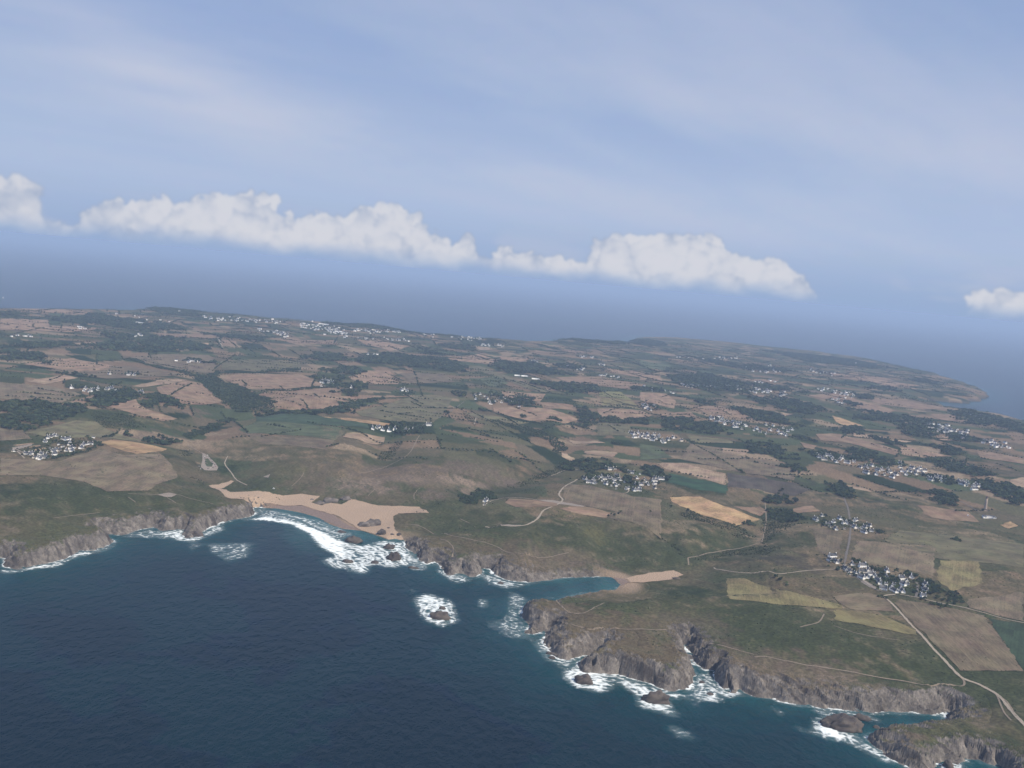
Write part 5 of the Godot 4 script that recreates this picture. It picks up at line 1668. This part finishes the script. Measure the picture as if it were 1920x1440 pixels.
func build_houses() -> void:
	var kinds := [house_kind(3.9, 5.6, 4.4, 8.4, 0.0), house_kind(4.2, 7.0, 4.6, 9.0, 3.2), house_kind(3.6, 4.6, 3.4, 7.2, 2.6), house_kind(4.0, 8.4, 4.2, 8.5, 0.0)]
	var whites := [plain(Color(.84, .83, .81), 0.85), plain(Color(.78, .76, .72), 0.85), plain(Color(.86, .86, .86), 0.85), plain(Color(.62, .57, .50), 0.9)]
	var slates := [plain(Color(.070, .075, .088), 0.6), plain(Color(.095, .098, .108), 0.6), plain(Color(.055, .058, .066), 0.6)]
	var glass := plain(Color(.03, .035, .045), 0.15)
	var doors := [plain(Color(.05, .12, .25), 0.5), plain(Color(.22, .23, .24), 0.5), plain(Color(.10, .18, .14), 0.5)]
	var all := []
	for n in HAMLETS:
		var a: Array = HAMLETS[n]
		for i in range(0, a.size(), 3):
			all.append([a[i + 2] / Vector2(a[i], a[i + 1]).length(), n, float(a[i]), float(a[i + 1]), float(a[i + 2])])
	all.sort_custom(func(p, q): return p[0] > q[0])
	var rest := []
	for i in all.size():
		var q: Array = all[i]
		var h := height(q[2], q[3])
		var turn := rng.randfn(0.15, 0.35)
		if rng.randf() < 0.28:
			turn += PI * 0.5
		var s: float = q[4] * rng.randf_range(1.0, 1.24) * clampf(Vector2(q[2], q[3]).length() / 3000.0, 1.0, 1.2)
		var base := Vector3(q[2], h - 0.2, q[3])
		if d_here < 12.0:
			continue
		if i >= 300:
			rest.append(Transform3D(Basis(Vector3.UP, turn).scaled(Vector3.ONE * s * 1.08), base))
			continue
		var pick := rng.randi_range(0, 3) if q[4] > 0.8 else 2
		var kind: Dictionary = kinds[pick]
		var tint := rng.randi_range(0, 2) if rng.randf() < 0.93 else 3
		var wm: StandardMaterial3D = whites[tint]
		var rm: StandardMaterial3D = slates[rng.randi_range(0, 2)]
		var wall_word: String = ["white", "off white", "bright white", "bare stone"][tint]
		var shape_word: String = ["gabled house", "gabled house with lean-to", "low cottage with lean-to", "long gabled house"][pick]
		var o := thing("house", "%s %s in %s" % [wall_word, shape_word, DESC[q[1]]], "house", base, turn, "%s houses in %s" % [wall_word, DESC[q[1]]])
		o.scale = Vector3.ONE * s
		part("walls", kind.walls, wm, o)
		part("roof", kind.roof, rm, o)
		for c in kind.chimneys:
			part("chimney", c, wm, o)
		if kind.has("wing"):
			part("lean_to", kind.wing, wm, o)
			part("lean_to_roof", kind.wing_roof, rm, o)
		if i < 150:
			for c in kind.windows:
				part("window", c, glass, o)
			part("door", kind.door, doors[i % 3], o)
	# the rest, too far to tell their parts
	var mm := MultiMesh.new()
	mm.transform_format = MultiMesh.TRANSFORM_3D
	var a1 := wall_shape(4.2, 6.0, 5.6, 8.2)
	var both := ArrayMesh.new()
	both.add_surface_from_arrays(Mesh.PRIMITIVE_TRIANGLES, a1.surface_get_arrays(0))
	both.add_surface_from_arrays(Mesh.PRIMITIVE_TRIANGLES, roof_shape(4.2, 6.0, 5.6, 8.2).surface_get_arrays(0))
	both.surface_set_material(0, whites[0])
	both.surface_set_material(1, slates[0])
	mm.mesh = both
	mm.instance_count = rest.size()
	for i in rest.size():
		mm.set_instance_transform(i, rest[i])
	var mi := MultiMeshInstance3D.new()
	mi.name = "distant_houses"
	mi.multimesh = mm
	mi.set_meta("kind", "stuff")
	tag(mi, "far white houses scattered over the inland farmland and harbour town", "houses")
	add_child(mi)

func build_sheds() -> void:
	var wm := plain(Color(.78, .78, .77), 0.7)
	var rm := plain(Color(.55, .56, .57), 0.6)
	for q in SHEDS:
		var h := height(q[0], q[1])
		var o := thing("shed", q[6], "shed", Vector3(q[0], h, q[1]), deg_to_rad(90.0 - q[5]), "")
		part("walls", wall_shape(q[3] * 0.5, q[2] * 0.5, q[4] * 0.75, q[4]), wm, o)
		part("roof", roof_shape(q[3] * 0.5, q[2] * 0.5, q[4] * 0.75, q[4]), rm, o)

func lathe(profile: Array, segs := 20) -> ArrayMesh:
	var st := tool()
	st.set_smooth_group(0)
	for i in profile.size() - 1:
		var a: Vector2 = profile[i]
		var b: Vector2 = profile[i + 1]
		for k in segs:
			var p := TAU * k / segs
			var q := TAU * (k + 1) / segs
			var v := [Vector3(cos(p) * a.x, a.y, sin(p) * a.x), Vector3(cos(q) * a.x, a.y, sin(q) * a.x), Vector3(cos(q) * b.x, b.y, sin(q) * b.x), Vector3(cos(p) * b.x, b.y, sin(p) * b.x)]
			quad(st, v[0], v[1], v[2], v[3])
	return done(st)

func build_lighthouse() -> void:
	var stone := plain(Color(.50, .41, .34), 0.9, grain, 1.0 / 12.0)
	var white := plain(Color(.80, .79, .77), 0.85)
	var slate := plain(Color(.10, .10, .11), 0.6)
	var dark := plain(Color(.10, .045, .035), 0.5)
	var glass := plain(Color(.10, .12, .14), 0.1)
	var x: float = LIGHTHOUSE[0]
	var z: float = LIGHTHOUSE[1]
	var o := thing("lighthouse", "tall tapering stone lighthouse rising behind the white keepers' building", "lighthouse", Vector3(x, height(x, z) - 0.3, z))
	part("plinth", box_mesh(Vector3(-6, -2, -6), Vector3(6, 6.5, 6)), stone, o)
	part("tower", lathe([Vector2(4.6, 6.4), Vector2(4.2, 14), Vector2(3.7, 28), Vector2(3.4, 40.5), Vector2(0.0, 40.6)]), stone, o)
	var g := part("gallery", lathe([Vector2(3.4, 39.0), Vector2(4.6, 40.4), Vector2(4.6, 41.3), Vector2(0.0, 41.35)]), stone, o)
	part("railing", lathe([Vector2(4.4, 41.3), Vector2(4.4, 42.3), Vector2(4.3, 42.3), Vector2(4.3, 41.3)]), dark, g)
	part("lantern_room", lathe([Vector2(2.3, 41.3), Vector2(2.3, 45.3)]), glass, o)
	part("dome", lathe([Vector2(2.6, 45.2), Vector2(2.3, 46.6), Vector2(1.2, 47.8), Vector2(0.3, 48.3), Vector2(0.15, 50.2), Vector2(0.0, 50.25)]), dark, o)
	x = KEEPER[0]
	z = KEEPER[1]
	var k := thing("keepers_house", "long white building with two end wings at the foot of the lighthouse", "house", Vector3(x, height(x, z) - 0.2, z), deg_to_rad(-4.0))
	var turn := Basis(Vector3.UP, PI * 0.5)
	var b := part("centre_block", wall_shape(4.5, 11.0, 6.2, 8.4), white, k)
	b.basis = turn
	var r := part("centre_roof", roof_shape(4.5, 11.2, 6.2, 8.4), slate, k)
	r.basis = turn
	for s in [-1.0, 1.0]:
		var w := part("wing", wall_shape(4.2, 6.5, 6.0, 8.0), white, k)
		w.position = Vector3(s * 14.8, 0, 1.0)
		var wr := part("wing_roof", roof_shape(4.2, 6.5, 6.0, 8.0), slate, k)
		wr.position = Vector3(s * 14.8, 0, 1.0)
	for i in 5:
		part("window", box_mesh(Vector3(-8.6 + i * 4.0, 3.6, 4.46), Vector3(-7.4 + i * 4.0, 5.2, 4.56)), glass, k)
	part("forecourt_wall", box_mesh(Vector3(-16, -1.5, 11.0), Vector3(16, 1.6, 11.6)), white, k)
	x = STORE[0]
	z = STORE[1]
	var s := thing("store_hut", "tiny white hut alone in the grass west of the lighthouse", "hut", Vector3(x, height(x, z) - 0.2, z))
	part("walls", wall_shape(2.0, 2.4, 2.6, 3.8), white, s)
	part("roof", roof_shape(2.0, 2.4, 2.6, 3.8), white, s)

func build_small_things() -> void:
	var white := plain(Color(.80, .80, .79), 0.8)
	var x: float = HUT[0]
	var z: float = HUT[1]
	var o := thing("lifeguard_hut", "small white lifeguard hut on the grass edge above the sand", "hut", Vector3(x, height(x, z) - 0.1, z), 0.3)
	part("walls", wall_shape(2.4, 2.8, 2.8, 4.2), white, o)
	part("roof", roof_shape(2.4, 2.8, 2.8, 4.2), white, o)
	part("door", box_mesh(Vector3(-0.5, 0, 2.78), Vector3(0.5, 2.1, 2.86)), plain(Color(.1, .1, .12), 0.6), o)
	# cars in the gravel car park of the beach valley
	var st := tool()
	prism(st, [Vector2(-2.15, 0.35), Vector2(2.15, 0.35), Vector2(2.2, 0.8), Vector2(1.2, 0.98), Vector2(-2.1, 1.0)], -0.86, 0.86)
	var body := done(st)
	st = tool()
	prism(st, [Vector2(-2.05, 0.98), Vector2(1.15, 0.98), Vector2(0.45, 1.5), Vector2(-1.6, 1.52)], -0.74, 0.74)
	var cabin := done(st)
	st = tool()
	prism(st, [Vector2(-1.55, 1.53), Vector2(0.42, 1.51), Vector2(0.38, 1.56), Vector2(-1.5, 1.58)], -0.72, 0.72)
	var top := done(st)
	var wheel := CylinderMesh.new()
	wheel.top_radius = 0.32
	wheel.bottom_radius = 0.32
	wheel.height = 0.22
	wheel.radial_segments = 12
	var rubber := plain(Color(.02, .02, .02), 0.8)
	var glass := plain(Color(.03, .035, .04), 0.1)
	var paints := [["white", Color(.75, .75, .75)], ["dark grey", Color(.05, .05, .055)], ["silver", Color(.42, .43, .44)], ["black", Color(.02, .02, .022)], ["dark blue", Color(.03, .05, .12)], ["red", Color(.28, .03, .03)]]
	for i in CARS.size() / 2:
		var pt: Array = paints[[0, 1, 3, 1, 0, 2, 1, 3, 4, 0, 2, 1, 0, 3, 5, 1, 0, 0, 2, 3][i % 20]]
		x = CARS[i * 2]
		z = CARS[i * 2 + 1]
		var c := thing("parked_car", "%s car parked on the gravel of the beach car park" % pt[0], "car", Vector3(x, height(x, z) + 0.56, z), 0.5 + rng.randfn(0, 0.25), "%s cars in the beach car park" % pt[0])
		part("body", body, plain(pt[1], 0.3), c)
		part("cabin", cabin, glass, c)
		part("car_roof", top, plain(pt[1], 0.3), c)
		for a in [-1.3, 1.3]:
			for b in [-0.8, 0.8]:
				var w := part("wheel", wheel, rubber, c)
				w.position = Vector3(a, 0.32, b)
				w.rotation.x = PI * 0.5
	# a sail far out beyond the island
	var boat := thing("sailing_boat", "tiny white sail on the far sea", "boat", Vector3(BOAT[0], 0, BOAT[1]), 0.4)
	st = tool()
	prism(st, [Vector2(-6, 1.4), Vector2(-4.6, -0.4), Vector2(4.2, -0.4), Vector2(6.6, 1.6)], -1.6, 1.6)
	part("hull", done(st), white, boat)
	part("mast", box_mesh(Vector3(-0.12, 1.3, -0.12), Vector3(0.12, 18.0, 0.12)), white, boat)
	st = tool()
	prism(st, [Vector2(0.2, 3.0), Vector2(0.2, 17.5), Vector2(-5.8, 3.0)], -0.05, 0.05)
	part("sail", done(st), white, boat)

# ------------------------------------------------------------------ trees
func crown_mesh(s: int, n: int, leaf: float, flat: float) -> ArrayMesh:
	# leaf clumps through the crown's volume: boughs first, then tufts round each
	var r := RandomNumberGenerator.new()
	r.seed = s
	var st := tool()
	var boughs := []
	for i in 11:
		var d := Vector3(r.randfn(), absf(r.randfn()) * 0.8 - 0.15, r.randfn()).normalized()
		boughs.append([d * Vector3(.62, .62 * flat, .62) * r.randf_range(.5, 1.0), r.randf_range(.30, .46)])
	for i in n:
		var b: Array = boughs[i % boughs.size()]
		var d := Vector3(r.randfn(), r.randfn(), r.randfn()).normalized()
		var p: Vector3 = b[0] + d * b[1] * pow(r.randf(), 0.35) * Vector3(1, flat, 1)
		var u := d.cross(Vector3(r.randfn(), r.randfn(), r.randfn())).normalized()
		var w := (d + Vector3(r.randfn(), r.randfn(), r.randfn()) * 0.35).normalized().cross(u).normalized()
		var l := leaf * r.randf_range(.6, 1.3)
		for q in [p - u * l - w * l * .6, p + u * l - w * l * .5, p + w * l]:
			st.add_vertex(q)
	return done(st)

func trunk_mesh() -> ArrayMesh:
	var st := tool()
	var segs := 6
	var prof := [Vector2(.075, -.12), Vector2(.05, .25), Vector2(.035, .6), Vector2(.012, 1.0)]
	for i in 3:
		for k in segs:
			var p := TAU * k / segs
			var q := TAU * (k + 1) / segs
			var a: Vector2 = prof[i]
			var b: Vector2 = prof[i + 1]
			quad(st, Vector3(cos(p) * a.x, a.y, sin(p) * a.x), Vector3(cos(q) * a.x, a.y, sin(q) * a.x), Vector3(cos(q) * b.x, b.y, sin(q) * b.x), Vector3(cos(p) * b.x, b.y, sin(p) * b.x))
	# limbs
	for k in 4:
		var a := TAU * k / 4.0 + 0.4
		var d := Vector3(cos(a), 0.9, sin(a)) * 0.38
		var o := Vector3(0, .35 + .08 * k, 0)
		var s := Vector3(-sin(a), 0, cos(a)) * 0.025
		quad(st, o - s, o + s, o + d + s * .3, o + d - s * .3)
		quad(st, o - Vector3.UP * .02, o + Vector3.UP * .03, o + d, o + d)
	return done(st)

func build_trees() -> void:
	var crowns := [crown_mesh(1, 210, .17, .82), crown_mesh(2, 210, .17, .72), crown_mesh(3, 230, .16, .95)]
	var trunk := trunk_mesh()
	var bush := crown_mesh(7, 110, .20, .62)
	var leaf_tints := [Color(.031, .048, .024), Color(.044, .060, .026), Color(.026, .042, .027)]
	var leaf_mats := []
	for t in leaf_tints:
		leaf_mats.append(plain(t, 0.8))
	var bark := plain(Color(.07, .055, .042), 0.9)
	var spots := []
	var bushes := []
	for w in WOODS:
		var p := poly(w[3])
		var lo := p[0]
		var hi := p[0]
		var mid := Vector2.ZERO
		for q in p:
			lo = lo.min(q)
			hi = hi.max(q)
			mid += q / p.size()
		var far := mid.length()
		var sp: float = w[0] * clampf(far / 3200.0, 1.0, 2.4)
		var size: float = w[1] * clampf(far / 4200.0, 1.0, 1.35)
		var y := lo.y
		while y < hi.y:
			var x := lo.x
			while x < hi.x:
				var q := Vector2(x + rng.randf_range(-.5, .5) * sp, y + rng.randf_range(-.5, .5) * sp)
				var f := 2200.0 / far
				var bend := Vector2(n_b.get_noise_2d(q.x * f, q.y * f), n_b.get_noise_2d(q.x * f + 500.0, q.y * f)) * 34.0 / f
				bend += Vector2(n_b.get_noise_2d(q.x * f * 2.5, q.y * f * 2.5), n_b.get_noise_2d(q.x * f * 2.5, q.y * f * 2.5 + 500.0)) * 16.0 / f
				var lump := n_b.get_noise_2d(q.x * f * 1.1 + 80.0, q.y * f * 1.9) + 0.12
				if inside(p, q.x + bend.x * (0.4 if w[1] < 0.7 else 1.0), q.y + bend.y * (0.4 if w[1] < 0.7 else 1.0)) and lump > (-0.06 if w[1] > 0.7 else -0.3):
					var here := size * (0.95 + 0.7 * lump)
					(bushes if w[2] == "bush" else spots).append([q.length() / here, q, here])
				x += sp
			y += sp
	# garden trees and hedges round the houses
	for n in HAMLETS:
		var a: Array = HAMLETS[n]
		for i in range(0, a.size(), 3):
			for k in 5:
				var q: Vector2 = Vector2(a[i], a[i + 1]) + Vector2(rng.randfn(0, 20), -absf(rng.randfn(4, 20)))
				var far := q.length()
				if rng.randf() < 0.3:
					spots.append([far / 0.7, q, rng.randf_range(.45, .85) * clampf(far / 3600.0, 1.0, 1.6)])
				else:
					bushes.append([far, q, rng.randf_range(.4, .7)])
	# hedgerows along the borders of the small fields inland
	for i in 5200:
		var rr := 3000.0 + 8400.0 * pow(rng.randf(), 0.7)
		var q := Vector2(rr * tan(rng.randf_range(-.62, .62)), -rr)
		if shore(q.x, q.y) < 90.0 or n_a.get_noise_2d(q.x * 1.2 + 900.0, q.y * 1.2) < -0.1:
			continue
		var tn := n_a.get_noise_2d(q.x * 0.35 + 5000.0, q.y * 0.35)
		var ang := 0.35 + (0.8 if tn > 0.12 else (-0.5 if tn < -0.12 else 0.1))
		var eu := Vector2(cos(ang), sin(ang))
		var ev := Vector2(-sin(ang), cos(ang))
		var u := q.dot(eu)
		var v := q.dot(ev)
		var iu := floori(u / 260.0)
		var dir := ev
		if rng.randf() < 0.35:
			u = roundf(u / 260.0) * 260.0
		else:
			var dv := 75.0 + 90.0 * hash2(iu, 3)
			v = roundf((v + hash2(iu, 8) * 300.0) / dv) * dv - hash2(iu, 8) * 300.0
			dir = eu
		var gap := 9.0 + rr * 0.0012
		for k in rng.randi_range(5, 20):
			var s: Vector2 = eu * u + ev * v + dir * k * gap + Vector2(rng.randfn(0, 1.5), rng.randfn(0, 1.5))
			if shore(s.x, s.y) > 60.0:
				spots.append([s.length() / 0.7, s, rng.randf_range(.4, .85) * clampf(rr / 5200.0, 1.0, 1.35)])
	# scattered gorse on the heath
	for i in 26000:
		var rr := sqrt(rng.randf_range(1250.0 * 1250.0, 2900.0 * 2900.0))
		var q := Vector2(rr * tan(rng.randf_range(-.62, .62)), -rr)
		var d := shore(q.x, q.y)
		if d < 45.0 or d > 480.0 or n_a.get_noise_2d(q.x * 1.5, q.y * 1.5) + n_b.get_noise_2d(q.x, q.y) * .6 < 0.12:
			continue
		bushes.append([q.length(), q, rng.randf_range(.10, .34)])
	# hedges and rough strips along the edges of the surveyed fields
	for f in FIELDS:
		var p := poly(f[1])
		for k in p.size():
			var a := p[k]
			var b := p[(k + 1) % p.size()]
			var far := a.length()
			if rng.randf() < 0.5 or far > 5200.0:
				continue
			var n := int(a.distance_to(b) / (4.5 + far * 0.001))
			for i in n:
				var q := a.lerp(b, (i + rng.randf()) / maxf(1.0, n)) + Vector2(rng.randfn(0, 1.6), rng.randfn(0, 1.6))
				if n_b.get_noise_2d(q.x * 0.7 + 33.0, q.y * 0.7) > -0.12:
					bushes.append([q.length(), q, rng.randf_range(.14, .42)])
	var lone := []
	for i in range(0, LONE_TREES.size(), 3):
		lone.append([0.0, Vector2(LONE_TREES[i], LONE_TREES[i + 1]), float(LONE_TREES[i + 2])])
	spots.sort_custom(func(a, b): return a[0] < b[0])
	# the ones that show largest are things of their own
	var mids := {}
	for n in HAMLETS:
		var a: Array = HAMLETS[n]
		if n in ["z", "w"]:
			continue
		var m := Vector2.ZERO
		for i in range(0, a.size(), 3):
			m += Vector2(a[i], a[i + 1]) * 3.0 / a.size()
		mids[n] = m
	var singles := lone + spots.slice(0, 286)
	for i in singles.size():
		var q: Vector2 = singles[i][1]
		var s: float = singles[i][2] * rng.randf_range(.8, 1.2)
		var h := height(q.x, q.y)
		if d_here < 18.0:
			continue
		var name_ := ""
		var best := 1e9
		for n in mids:
			if mids[n].distance_to(q) < best:
				best = mids[n].distance_to(q)
				name_ = n
		var look: String = ("tall " if s > 0.85 else ("low " if s < 0.55 else "")) + ["dark green", "olive green", "blackish green"][i % 3]
		var label := "%s rounded tree beside %s" % [look, DESC[name_]]
		if i < lone.size():
			label = "solitary dark tree in open ground nearest %s" % DESC[name_]
		var o := thing("tree", label, "tree", Vector3(q.x, h - 0.3, q.y), rng.randf() * TAU, "%s trees at %s" % ["lone" if i < lone.size() else look, DESC[name_]])
		o.scale = Vector3.ONE * s
		var ht := rng.randf_range(8.5, 11.5)
		var t := part("trunk", trunk, bark, o)
		t.scale = Vector3(ht, ht * 0.75, ht)
		var c := part("crown", crowns[i % 3], leaf_mats[i % 3], o)
		var wd := rng.randf_range(5.2, 6.8)
		c.scale = Vector3(wd, wd * 0.95, wd)
		c.position = Vector3(0, ht * 0.56, 0)
	var rest := spots.slice(286)
	for v in 3:
		scatter("woodland" if v == 0 else "woodland_%03d" % v, rest, v, 3, crowns[v], Vector3(7.2, 6.6, 7.2), 4.4, leaf_tints[v], "dark evergreen woods, hedgerows and garden trees across the island", "woodland")
	scatter("scrub", bushes, 0, 1, bush, Vector3(6.0, 5.0, 6.0), 1.1, Color(.032, .043, .020), "low dark gorse and thorn scrub in the valleys and heath", "scrub")
	print("trees ", rest.size(), " bushes ", bushes.size())

func scatter(called: String, list: Array, first: int, every: int, mesh: Mesh, size: Vector3, lift: float, tint: Color, label: String, category: String) -> void:
	var m := plain(Color.WHITE, 0.85)
	m.vertex_color_use_as_albedo = true
	var at := []
	for i in range(first, list.size(), every):
		var q: Vector2 = list[i][1]
		var s: float = list[i][2] * rng.randf_range(.7, 1.25)
		var h := height(q.x, q.y)
		if d_here < 14.0:
			continue
		at.append(Transform3D(Basis(Vector3.UP, rng.randf() * TAU).scaled(size * s), Vector3(q.x, h + lift * s, q.y)))
	var mm := MultiMesh.new()
	mm.transform_format = MultiMesh.TRANSFORM_3D
	mm.use_colors = true
	mm.mesh = mesh
	mm.instance_count = at.size()
	for i in at.size():
		mm.set_instance_transform(i, at[i])
		var k := rng.randf_range(.55, 1.8)
		mm.set_instance_color(i, Color(tint.r * k * rng.randf_range(.9, 1.15), tint.g * k, tint.b * k))
	var o := MultiMeshInstance3D.new()
	o.name = called
	o.multimesh = mm
	o.material_override = m
	o.set_meta("kind", "stuff")
	tag(o, label, category)
	add_child(o)
